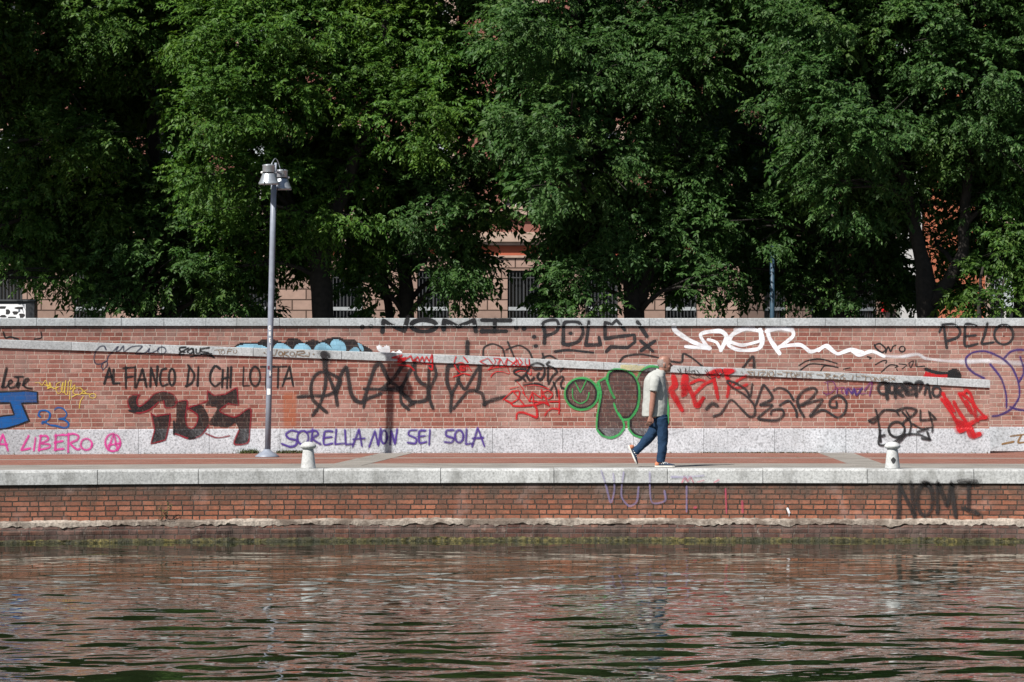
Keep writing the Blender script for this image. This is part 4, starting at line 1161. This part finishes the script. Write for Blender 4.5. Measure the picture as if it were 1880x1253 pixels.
RAIL = plain("grille_rail", (.28, .30, .31), .6)
GL = Mat("window_glass"); GL.color((.018, .021, .024)); GL.set(rough=.08, spec=.5); GLASS = GL.m
SHUT = plain("shutter_pale", (.36, .40, .42), .6)
def facade(name, O, D, s0, s1, z0, z1, openings, m, parent, deep=.28):
    """wall sheet with real openings and reveals; D = direction along the wall, it faces -y-ish"""
    N = Vector((-D.y, D.x, 0))
    if N.y < 0: N = -N
    ss = sorted({s0, s1, *[v for o in openings for v in o[:2]]}); zs = sorted({z0, z1, *[v for o in openings for v in o[2:4]]})
    g = Geo()
    P = lambda s, z, q=0.0: O + D * s + N * q + Vector((0, 0, z))
    for a, b in zip(ss, ss[1:]):
        for c, d in zip(zs, zs[1:]):
            if any(o[0] <= a and b <= o[1] and o[2] <= c and d <= o[3] for o in openings): continue
            g.add([P(a, c), P(b, c), P(b, d), P(a, d)], [(0, 1, 2, 3)])
    for a, b, c, d in openings:
        g.add([P(a, c), P(b, c), P(b, d), P(a, d), P(a, c, deep), P(b, c, deep), P(b, d, deep), P(a, d, deep)], [(0, 4, 5, 1), (1, 5, 6, 2), (2, 6, 7, 3), (3, 7, 4, 0)])
    g.add([P(s0, z0, .6), P(s1, z0, .6), P(s1, z1, .6), P(s0, z1, .6)], [(0, 3, 2, 1)])
    g.add([P(s0, z0), P(s0, z1), P(s0, z1, .6), P(s0, z0, .6), P(s1, z0), P(s1, z1), P(s1, z1, .6), P(s1, z0, .6)], [(0, 1, 2, 3), (4, 7, 6, 5), (1, 5, 6, 2), (0, 3, 7, 4)])
    return g.make(name, m, parent)
def obox(g, O, D, s0, s1, q0, q1, z0, z1):
    N = Vector((-D.y, D.x, 0))
    if N.y < 0: N = -N
    vs = [O + D * s + N * q + Vector((0, 0, z)) for s in (s0, s1) for q in (q0, q1) for z in (z0, z1)]
    g.add(vs, [(0, 1, 3, 2), (4, 6, 7, 5), (0, 4, 5, 1), (2, 3, 7, 6), (0, 2, 6, 4), (1, 5, 7, 3)])
def window(parent, O, D, o, style, seed):
    a, b, c, d = o
    r = random.Random(seed)
    g = Geo(); fw = .07
    for x0, x1, z0, z1 in ((a, a + fw, c, d), (b - fw, b, c, d), (a + fw, b - fw, c, c + fw), (a + fw, b - fw, d - fw, d), ((a + b) / 2 - .03, (a + b) / 2 + .03, c + fw, d - fw)):
        obox(g, O, D, x0, x1, .16, .22, z0, z1)
    w = g.make("window", FRAME_WHITE if style != 'ground' else IRON, parent)
    g = Geo(); obox(g, O, D, a + .02, b - .02, .235, .245, c + .02, d - .02); g.make("pane", GLASS, w)
    if style == 'ground':
        g = Geo(); n = 9
        for i in range(n):
            s = a + .06 + (b - a - .12) * i / (n - 1); obox(g, O, D, s - .011, s + .011, .05, .072, c + .02, d - .03)
        obox(g, O, D, a + .02, b - .02, .045, .077, d - .22, d - .19)
        g.make("grille", IRON, w)
        g = Geo(); obox(g, O, D, a + .03, b - .03, .03, .044, c + (d - c) * .42, c + (d - c) * .42 + .10); g.make("grille_rail", RAIL, w)
    else:
        g = Geo(); obox(g, O, D, a - .12, b + .12, -.10, .16, c - .10, c - .005); g.make("sill", MOULD, w)
        drop = r.choice((.35, .6, .15, .8))
        g = Geo(); obox(g, O, D, a + .08, b - .08, .10, .14, d - (d - c) * drop, d - .07); g.make("blind", SHUT, w)
        g = Geo()
        for x0, x1, z0, z1 in ((a - .16, a - .004, c, d + .16), (b + .004, b + .16, c, d + .16), (a - .004, b + .004, d + .004, d + .16)):
            obox(g, O, D, x0, x1, -.05, .04, z0, z1)
        g.make("window_surround", MOULD, w)
BD = 125.0
S = BD * 2611 / (50 * F)
def zs_(z): return EYE + (z - 2.16) * S
O1, D1 = Vector((0, BD, 0)), Vector((1, 0, 0))
corner = lx(1357, BD)
bld = empty("apartment_building", (0, BD + .3, STREET_Z), "long pink stone building with grilled ground-floor windows behind the trees", "building")
gx = [lx(p, BD) for p in (-650, -490, -330, -165, 12, 165, 325, 478, 637, 795, 961, 1105, 1250)]
S0 = lx(-900, BD)
def gro(x, w=.56): return (x - w * S, x + w * S, zs_(1.75), zs_(4.17))
def upp(x, z, w=.62): return (x - w * S, x + w * S, zs_(z), zs_(z + 2.65))
UPZ = (6.45, 10.9, 15.4)
def dressed(O, D, s0, s1, ground, uppers, top):
    z = zs_
    facade("stone_base", O, D, s0, s1, STREET_Z - .2, z(4.66), ground, ASHLAR, bld)
    facade("plaster_band", O, D, s0, s1, z(4.66), z(5.02), [], ORANGE_BAND, bld)
    facade("upper_wall", O, D, s0, s1, z(5.02), z(top), [w for u in uppers for w in u], RED_PLASTER, bld)
    g = Geo()
    for q, a, b in ((-.06, 4.62, 4.70), (-.16, 5.06, 5.18), (-.24, 5.18, 5.42), (-.14, 5.42, 5.52)): obox(g, O, D, s0, s1, q, .1, z(a), z(b))
    g.make("moulding", MOULD, bld)
    g = Geo(); obox(g, O, D, s0, s1, -.20, .1, z(6.12), z(6.28)); obox(g, O, D, s0, s1, -.09, .1, z(6.02), z(6.12)); g.make("string_course", MOULD, bld)
    g = Geo(); obox(g, O, D, s0, s1, -.8, .1, z(top) - .5, z(top)); g.make("cornice", MOULD, bld)
    k = 0
    for o in ground: window(bld, O, D, o, 'ground', k); k += 1
    for u in uppers:
        for o in u: window(bld, O, D, o, 'upper', k); k += 1
dressed(O1, D1, S0, corner, [gro(x) for x in gx], [[upp(x, z) for x in gx] for z in UPZ], 22.0)
O2, D2 = Vector((corner, BD, 0)), Vector((math.cos(math.radians(33)), math.sin(math.radians(33)), 0))
sx2 = [1.3, 3.0, 4.6]
dressed(O2, D2, 0.0, 5.7, [gro(x, .5) for x in sx2], [[upp(x, z, .5) for x in sx2] for z in UPZ], 22.0)
g = Geo(); obox(g, O2, D2, 5.15, 5.33, -.12, -.004, 2.63, 2.98); g.make("wall_box", solid("red_box", (.45, .01, .015), .5), bld)["label"] = "small red box on the wall"
OD = 140.0
ob = empty("orange_building", (18, OD, STREET_Z), "orange plastered building with a pale corner strip at the right, behind the trees", "building")
O3 = Vector((0, OD, 0))
ox0 = lx(1692, OD)
ow = [(x - .5, x + .5, z, z + 2.0) for z in (2.0, 5.6, 9.2, 12.8) for x in (ox0 + 2.7, ox0 + 5.0, ox0 + 7.5, ox0 + 10.0)]
facade("wall", O3, D1, ox0, ox0 + 26, STREET_Z - .2, 18, ow, ORANGE_WALL, ob)
g = Geo(); obox(g, O3, D1, lx(1655, OD), ox0, -.1, .6, STREET_Z - .2, 18); g.make("corner_strip", PALE_WALL, ob)
for k, o in enumerate(ow): window(ob, O3, D1, o, 'upper', 90 + k)

# ---------------------------------------------------------------- trees
def leaf_mat(name, lo, hi, trans):
    M = Mat(name)
    ri = M.node("ShaderNodeNewGeometry").outputs["Random Per Island"]
    col = M.ramp(ri, [(0.0, lo), (.7, tuple((a + b) / 2 for a, b in zip(lo, hi))), (1.0, hi)])
    big = M.noise(.8, 3)
    col = M.mix(1.0, col, M.ramp(big, [(.35, .8), (.65, 1.2)]), 'MULTIPLY')
    yl = M.noise(.55, 4, .6)
    col = M.mix(M.ramp(yl, [(.52, 0.0), (.68, .55)]), col, M.mix(1.0, col, (1.55, 1.22, .8), 'MULTIPLY'))
    M.color(col); M.set(rough=.5, spec=.22)
    tr = M.node("ShaderNodeBsdfTranslucent")
    M.put(tr.inputs[0], M.mix(1.0, col, trans, 'MULTIPLY'))
    mx = M.node("ShaderNodeMixShader"); mx.inputs[0].default_value = .34
    M.t.links.new(M.b.outputs[0], mx.inputs[1]); M.t.links.new(tr.outputs[0], mx.inputs[2]); M.t.links.new(mx.outputs[0], M.out.inputs[0])
    return M.m
LEAF = {
    'bright': leaf_mat("leaf_bright", (.034, .092, .016), (.098, .182, .030), (1.2, 1.3, .5)),
    'mid': leaf_mat("leaf_mid", (.032, .084, .016), (.090, .160, .030), (1.1, 1.3, .6)),
    'cool': leaf_mat("leaf_cool", (.030, .078, .021), (.076, .142, .038), (1.0, 1.3, .7)),
}
BARK = plain("bark", (.022, .019, .016), .95, var=.45, scale=14, bump=1.0)
def norm(a): return a / np.maximum(np.linalg.norm(a, axis=-1, keepdims=True), 1e-9)
def leaf_mesh(name, P, D, k, rng, m, parent, leaf=(.058, .110), length=(.16, .32), droop=.09):
    """sprays of pointed leaves: P (n,3) spray starts, D (n,3) directions"""
    n = len(P)
    ln = rng.uniform(*length, (n, 1, 1))
    t = (np.arange(k) + .6)[None, :, None] / k
    t = t + rng.uniform(-.05, .05, (n, k, 1))
    pos = P[:, None, :] + D[:, None, :] * ln * t
    pos[..., 2] -= (droop * t[..., 0] ** 2) * (ln[..., 0] / .3)
    tan = D[:, None, :] * ln - np.array([0, 0, 1.0]) * (2 * droop * t) * (ln / .3)
    tan = norm(tan)
    up = norm(np.array([0, -.25, 1.0]) + rng.normal(0, .25, (n, 1, 3)))
    side = norm(np.cross(tan, up))
    sg = np.where(np.arange(k) % 2 == 0, 1.0, -1.0)[None, :, None]
    d = norm(tan * .55 + side * sg * .8 + np.array([0, 0, -.30]) + rng.normal(0, .28, (n, k, 3)))
    nn = norm(up + rng.normal(0, .38, (n, k, 3)))
    w = norm(np.cross(d, nn)); nn = np.cross(w, d)
    L_ = rng.uniform(*leaf, (n, k, 1)); W = L_ * rng.uniform(.20, .28, (n, k, 1))
    mid = pos + d * L_ * .42 - nn * L_ * .02
    v0 = pos; v1 = mid + w * W + nn * W * .35; v2 = pos + d * L_ - nn * L_ * .12; v3 = mid - w * W + nn * W * .35
    V = np.stack([v0, v1, v2, v3], 2).reshape(-1, 3)
    q = n * k
    base = (np.arange(q) * 4)[:, None]
    tri = np.concatenate([base + np.array([[0, 1, 2]]), base + np.array([[0, 2, 3]])], 1).reshape(-1)
    me = bpy.data.meshes.new(name)
    me.vertices.add(len(V)); me.vertices.foreach_set("co", V.astype(np.float32).ravel())
    me.loops.add(len(tri)); me.loops.foreach_set("vertex_index", tri.astype(np.int32))
    me.polygons.add(q * 2); me.polygons.foreach_set("loop_start", np.arange(0, q * 6, 3, dtype=np.int32))
    me.update(); me.validate()
    me.materials.append(m)
    return attach(link(bpy.data.objects.new(name, me)), parent)
def clump_sprays(c, r, n_sprays, rng, front=.35):
    """sprays on clumps that sit on an ellipsoid's surface, denser on top and towards the viewer"""
    nc = max(5, int(n_sprays / 30))
    u = norm(rng.normal(0, 1, (nc, 3)) + np.array([0, -front, .25]))
    cc = c + u * r * rng.uniform(.5, 1.02, (nc, 1))
    idx = rng.integers(0, nc, n_sprays)
    off = rng.normal(0, 1, (n_sprays, 3)) * np.array([.19, .19, .105])
    P = cc[idx] + off
    D = norm(u[idx] * .9 + norm(off) * .5 + rng.normal(0, .35, (n_sprays, 3)) + np.array([0, -.15, -.10]))
    return P, D
def tree(label, d, trunks, lobes, kind, seed, sky_rows=(), dens=185, back=0.8, cat="tree", name="tree", group="leafy trees behind the wall"):
    rng = np.random.default_rng(seed); rr = random.Random(seed)
    k = d / F
    tx, ty = trunks[0][0][0], d
    root = empty(name, (lx(tx, d), d, STREET_Z), label, cat, group)
    g = Geo(); nodes = []
    for tr in trunks:
        pts = [Vector(at(px, py, d + dy)) for px, py, rad, dy in tr]
        rads = [rad * k for _, _, rad, _ in tr]
        # finer, slightly crooked
        fp, fr = [], []
        for i in range(len(pts) - 1):
            m = max(2, int((pts[i + 1] - pts[i]).length / .22))
            for j in range(m):
                t = j / m
                fp.append(pts[i].lerp(pts[i + 1], t) + Vector((rr.gauss(0, .012), rr.gauss(0, .012), 0))); fr.append((rads[i] + (rads[i + 1] - rads[i]) * t) * rr.uniform(.95, 1.06))
        fp.append(pts[-1]); fr.append(rads[-1])
        g.tube(fp, fr, 14)
        nodes += list(zip(fp, fr))
    allP, allD, inP, inD = [], [], [], []
    for i, lobe in enumerate(list(lobes) + list(sky_rows)):
        px, py, rx, ry = lobe[:4]
        dy = lobe[4] if len(lobe) > 4 else rr.uniform(-.9, .9)
        c = np.array(at(px, py, d + dy)); r = np.array([rx * k, (rx + ry) * .5 * k * 1.05, ry * k])
        n = int(dens * math.pi * rx * ry * k * k * (1 if i < len(lobes) else .8))
        P, D = clump_sprays(c, r, n, rng)
        allP.append(P); allD.append(D)
        # darker depth of the crown behind
        if back:
            nb = int(n * back * 1.0)
            P, D = clump_sprays(c + np.array([rr.uniform(-.3, .3), 1.6, rr.uniform(-.2, .2)]), r * .95, nb, rng, 0.0)
            inP.append(P); inD.append(D)
        cv = Vector(c)
        cand = [q for q in nodes if q[0].z < cv.z - .2] or nodes
        p0, r0 = min(cand, key=lambda q: (q[0] - cv).length + rr.uniform(0, .6))
        mid = p0.lerp(cv, .5) + Vector((rr.gauss(0, .12), rr.gauss(0, .12), .18))
        rb = min(r0 * .55, .055)
        g.tube([p0, p0.lerp(mid, .5) + Vector((0, 0, .05)), mid, mid.lerp(cv, .6), cv], [rb, rb * .85, rb * .65, rb * .4, rb * .2], 7)
        for _ in range(3):
            e = cv + Vector((rr.uniform(-1, 1) * r[0], rr.uniform(-1, .6) * r[1], rr.uniform(-.8, .8) * r[2]))
            g.tube([mid, mid.lerp(e, .5) + Vector((0, 0, .08)), e], [rb * .5, rb * .3, rb * .12], 5)
    g.make("trunk", BARK, root, True)
    leaf_mesh("crown", np.concatenate(allP), np.concatenate(allD), 11, rng, LEAF[kind], root)
    if inP:
        leaf_mesh("inner_crown", np.concatenate(inP), np.concatenate(inD), 9, rng, LEAF[kind], root, leaf=(.13, .20), length=(.25, .45))
    return root
def above(x0, x1):
    out = []
    y = -70
    while y > -420:
        x = x0
        while x <= x1:
            out.append((x + (y % 90) * .5, y, 120, 100)); x += 150
        y -= 130
    return out
tree("dark tree at the far left with drooping lower branches above the cabinet", 79.6,
     [[(-90, 640, 22, 0), (-86, 500, 19, 0), (-60, 350, 15, 0), (0, 150, 11, 0), (30, -150, 7, 0)]],
     [(60, 50, 120, 95), (170, 40, 105, 85), (35, 175, 110, 85), (150, 150, 95, 85), (90, 285, 105, 75), (180, 262, 65, 75), (40, 385, 95, 65), (130, 395, 85, 62), (70, 465, 85, 42), (20, 455, 60, 35), (110, 510, 45, 30), (200, 360, 45, 55), (232, 115, 50, 85), (-60, 330, 70, 60), (-70, 60, 110, 110), (-150, -120, 130, 130, -2.8), (-190, 70, 125, 115, -2.8), (-300, -40, 130, 130, -2.8)],  # last three lobes are out of view, added to cast shade on this crown
     'mid', 1, above(-80, 250))
tree("shaded bushy tree with low sprigs, left of the lamp post", 81.6,
     [[(272, 660, 17, 0), (274, 520, 15, 0), (285, 380, 12, 0), (280, 150, 9, 0), (290, -100, 6, 0)]],
     [(330, 365, 80, 60), (250, 430, 85, 60), (380, 450, 75, 52, -1.6), (190, 500, 60, 45, -1.8), (310, 508, 85, 50, -1.8), (225, 548, 45, 32, -1.8), (400, 530, 60, 42, -1.6), (345, 375, 60, 45, -1.6), (250, 440, 50, 40, -1.8), (160, 440, 45, 52), (285, 325, 50, 50), (450, 560, 32, 24), (280, 150, 70, 140, 2.2), (255, 260, 60, 70, 2.0), (300, 10, 70, 80, 2.2), (340, 560, 40, 22)],
     'cool', 2, above(250, 330), dens=160, back=1.0)
tree("bright green tree with a thick leaning trunk just right of the lamp post", 80.2,
     [[(594, 660, 23, 0), (592, 580, 20, 0), (588, 490, 19, 0), (598, 430, 15, 0), (640, 330, 11, -.2), (700, 150, 8, -.2), (720, -150, 5, 0)], [(588, 495, 15, 0), (565, 455, 12, .1), (535, 380, 10, .1), (500, 250, 8, 0), (470, 50, 5, 0)]],
     [(430, 75, 100, 100, -1.8), (400, 205, 82, 90, -2.2), (500, 165, 95, 100, -1.2), (570, 55, 105, 90), (560, 285, 80, 80), (640, 175, 105, 100), (720, 85, 110, 100), (755, 215, 95, 80), (700, 322, 90, 68), (612, 385, 72, 50), (480, 320, 66, 55, -1.4), (455, 425, 75, 48), (815, 125, 62, 95), (640, 455, 55, 30), (535, 455, 50, 30), (385, 320, 50, 60, -2.0), (395, 385, 50, 42, -.6), (470, 400, 50, 36, -.8), (560, 330, 60, 40), (650, 300, 70, 50), (530, 420, 50, 34), (430, 490, 45, 28)],
     'bright', 3, above(380, 820))
tree("slender darker tree with a slanting second stem, right of the bright one", 81.4,
     [[(748, 660, 16, 0), (746, 560, 14, 0), (740, 440, 11, 0), (790, 250, 8, 0), (860, 0, 6, 0)], [(728, 660, 9, .3), (712, 560, 8, .3), (698, 470, 7, .3), (690, 400, 5, .3)]],
     [(780, 385, 80, 62, -1.4), (850, 415, 72, 58, -1.5), (800, 480, 72, 50, -1.5), (725, 425, 62, 52), (840, 495, 34, 36), (700, 500, 42, 34), (880, 325, 42, 50), (870, 245, 58, 80), (885, 120, 62, 90), (880, -10, 80, 90), (808, 535, 34, 24), (660, 520, 40, 36)],
     'cool', 4, above(820, 920), dens=140, back=.6)
tree("broad tree with a forked dark trunk behind the middle of the wall", 80.0,
     [[(1168, 660, 22, 0), (1166, 585, 20, 0), (1160, 490, 17, 0), (1140, 400, 12, 0), (1090, 230, 9, 0), (1050, 0, 6, 0)], [(1172, 560, 14, 0), (1195, 490, 11, -.1), (1230, 420, 9, -.1), (1250, 200, 7, 0), (1260, -50, 5, 0)]],
     [(985, 60, 80, 90, -1.8), (1060, 130, 105, 95, -1.2), (1000, 215, 75, 70, -2.2), (1150, 55, 115, 95), (1250, 110, 105, 105), (1180, 215, 95, 85), (1080, 295, 95, 72, -1.4), (1005, 330, 46, 62, -2.2), (1052, 425, 52, 58), (1110, 395, 85, 72), (1205, 345, 85, 72), (1060, 510, 62, 45), (1130, 470, 42, 34), (1265, 418, 72, 72), (1235, 485, 55, 50), (1295, 300, 52, 62), (1042, 540, 28, 26), (1290, 520, 42, 36), (1330, 60, 80, 90)],
     'cool', 5, above(960, 1320))
tree("dark tree behind the blue pole with a short straight trunk", 81.8,
     [[(1541, 660, 16, 0), (1541, 560, 14, 0), (1530, 450, 12, 0), (1470, 300, 9, 0), (1420, 100, 6, 0)]],
     [(1400, 415, 72, 52, -1.6), (1480, 450, 85, 60), (1560, 450, 75, 52), (1372, 492, 32, 34), (1500, 510, 62, 36), (1605, 480, 52, 52), (1420, 325, 85, 82, 2.0), (1350, 415, 48, 70), (1540, 365, 75, 60), (1390, 180, 75, 115, 2.4), (1340, 255, 55, 82, 2.2), (1620, 540, 42, 32), (1560, 545, 36, 24), (1470, 540, 30, 26)],
     'cool', 6, above(1380, 1480), dens=160, back=1.0)
tree("large tree with a dark V-shaped trunk near the right edge", 79.9,
     [[(1703, 660, 23, 0), (1704, 590, 20, 0), (1700, 520, 18, 0), (1688, 460, 13, 0), (1660, 330, 10, 0), (1600, 100, 7, 0)], [(1712, 560, 14, 0), (1742, 515, 12, -.1), (1768, 465, 11, -.1), (1775, 350, 9, 0), (1790, 100, 6, 0), (1800, -100, 5, 0)]],
     [(1500, 55, 105, 88, -1.6), (1480, 160, 82, 78, -2.0), (1560, 245, 105, 85, -2.0), (1600, 125, 105, 88), (1700, 65, 115, 95), (1680, 205, 105, 85), (1790, 145, 105, 95), (1640, 315, 92, 66), (1740, 300, 85, 66), (1820, 275, 85, 76), (1560, 345, 72, 60, -1.6), (1700, 375, 80, 38), (1810, 380, 52, 44), (1630, 395, 46, 36), (1735, 445, 28, 30, 1.2), (1760, 520, 22, 30, 1.4), (1860, 55, 85, 95), (1410, 60, 80, 85, .8), (1800, 30, 100, 90), (1900, 150, 90, 90), (1860, 220, 70, 70), (1760, 240, 80, 70)],
     'cool', 7, above(1440, 1880))
tree("tree at the right edge whose trunk is cut by the frame", 80.6,
     [[(1876, 660, 16, 0), (1874, 540, 14, 0), (1880, 400, 12, 0), (1900, 200, 9, 0), (1920, -100, 6, 0)]],
     [(1862, 425, 48, 62), (1850, 350, 62, 52), (1910, 500, 60, 70), (1960, 300, 110, 110), (1960, 130, 110, 110), (1970, 440, 90, 90), (1850, 450, 30, 36), (1960, 0, 110, 90)],
     'mid', 8, above(1900, 2060), back=.9)
tree("leafy young shoots filling the gap beside the V-shaped trunk", 78.6,
     [[(1800, 660, 5, 0), (1798, 560, 4, 0), (1805, 490, 2, 0)], [(1812, 660, 4, .1), (1830, 560, 3, .1), (1845, 510, 2, .1)]],
     [(1800, 515, 42, 42), (1785, 562, 42, 26), (1835, 555, 36, 34), (1815, 475, 24, 24)], 'mid', 9, dens=70, cat="shrub", name="shrub", group=None)
tree("leafy sprigs rising from the wall top below the middle tree", 78.8,
     [[(1085, 660, 4, 0), (1080, 580, 3, 0), (1070, 530, 2, 0)]],
     [(1075, 560, 38, 24), (1035, 572, 26, 14), (1110, 556, 26, 26)], 'cool', 10, dens=60, cat="shrub", name="shrub", group=None)

# ---------------------------------------------------------------- weeds
def weeds(label, spots, c, seed, h=(.04, .10)):
    rng = random.Random(seed)
    x0, y0, z0 = spots[0]
    root = empty("weed_tuft", (x0, y0, z0), label, "weeds")
    g = Geo()
    for x, y, z in spots:
        for _ in range(26):
            a = rng.uniform(0, 6.28); hh = rng.uniform(*h); b = Vector((x + rng.gauss(0, .05), y + rng.gauss(0, .018), z))
            tip = b + Vector((math.cos(a) * hh * .6, math.sin(a) * hh * .4, hh))
            w = Vector((math.sin(a), -math.cos(a), 0)) * .005
            m = b.lerp(tip, .55) + Vector((0, 0, hh * .12))
            g.add([b - w, b + w, m + w * .8, m - w * .8, tip], [(0, 1, 2, 3), (3, 2, 4)])
    g.make("blades", plain("weed_green", c, .8, var=.3, scale=30), root)
wx = lambda px: solve_X(px, -.03)
weeds("low grass growing at the wall foot left of the lamp post", [(wx(p), wall_y(wx(p)) - .04, 0) for p in range(446, 474, 4)], (.055, .075, .02), 3)
weeds("low grass growing at the wall foot right of the lamp post", [(wx(p), wall_y(wx(p)) - .04, 0) for p in range(512, 556, 4)], (.060, .068, .022), 4, (.03, .07))
weeds("thin line of dry weeds along the plinth right of the walking man", [(wx(p), wall_y(wx(p)) - .03, 0) for p in range(1290, 1500, 9)], (.09, .07, .04), 5, (.01, .03))
qp = solve_X(290, -.04, quay_y)
root = empty("wall_plant", (qp, quay_y(qp) - .02, -.77), "spindly yellowish plant growing on the quay ledge below the lamp post's left", "plant")
rp = random.Random(5); g = Geo(); P, D = [], []
for k in range(6):
    b = Vector((qp + rp.uniform(-.02, .1), quay_y(qp) - .03, -.77)); e = b + Vector((rp.uniform(-.08, .22), rp.uniform(-.06, 0), rp.uniform(.05, .26)))
    g.tube([b, b.lerp(e, .5) + Vector((0, 0, .03)), e], [.004, .003, .002], 5)
    for q in range(3): P.append(b.lerp(e, .4 + .25 * q)); D.append((rp.uniform(-.5, .5), -.2, .8))
g.make("stem", plain("dry_stem", (.06, .05, .03), .9), root)
leaf_mesh("leaves", np.array(P), norm(np.array(D)), 4, np.random.default_rng(3), plain("plant_yellow", (.12, .11, .03), .8), root, leaf=(.02, .04), length=(.04, .08), droop=.01)

rl = random.Random(21); g = Geo()
for _ in range(900):
    X = rl.uniform(-11, 11)
    y = wall_y(X) - .02 - abs(rl.gauss(0, .10)) - (.25 if rl.random() < .06 else 0) * rl.random() * 12
    if X > RAMP_END: y += UP_BACK * rl.random()
    a = rl.uniform(0, 6.28); s = rl.uniform(.012, .035)
    u = Vector((math.cos(a), math.sin(a), rl.uniform(-.2, .2))) * s; w = Vector((-math.sin(a), math.cos(a), rl.uniform(-.2, .2))) * s * .45
    c = Vector((X, y, .008 + s * .3))
    g.add([c - u, c + w + Vector((0, 0, .004)), c + u, c - w], [(0, 1, 2, 3)])
o = g.make("dry_leaves", plain("dry_leaf", (.11, .075, .035), .9, var=.4, scale=40))
tag(o, "scatter of small dry leaves along the foot of the wall", "leaf litter", None, "stuff")
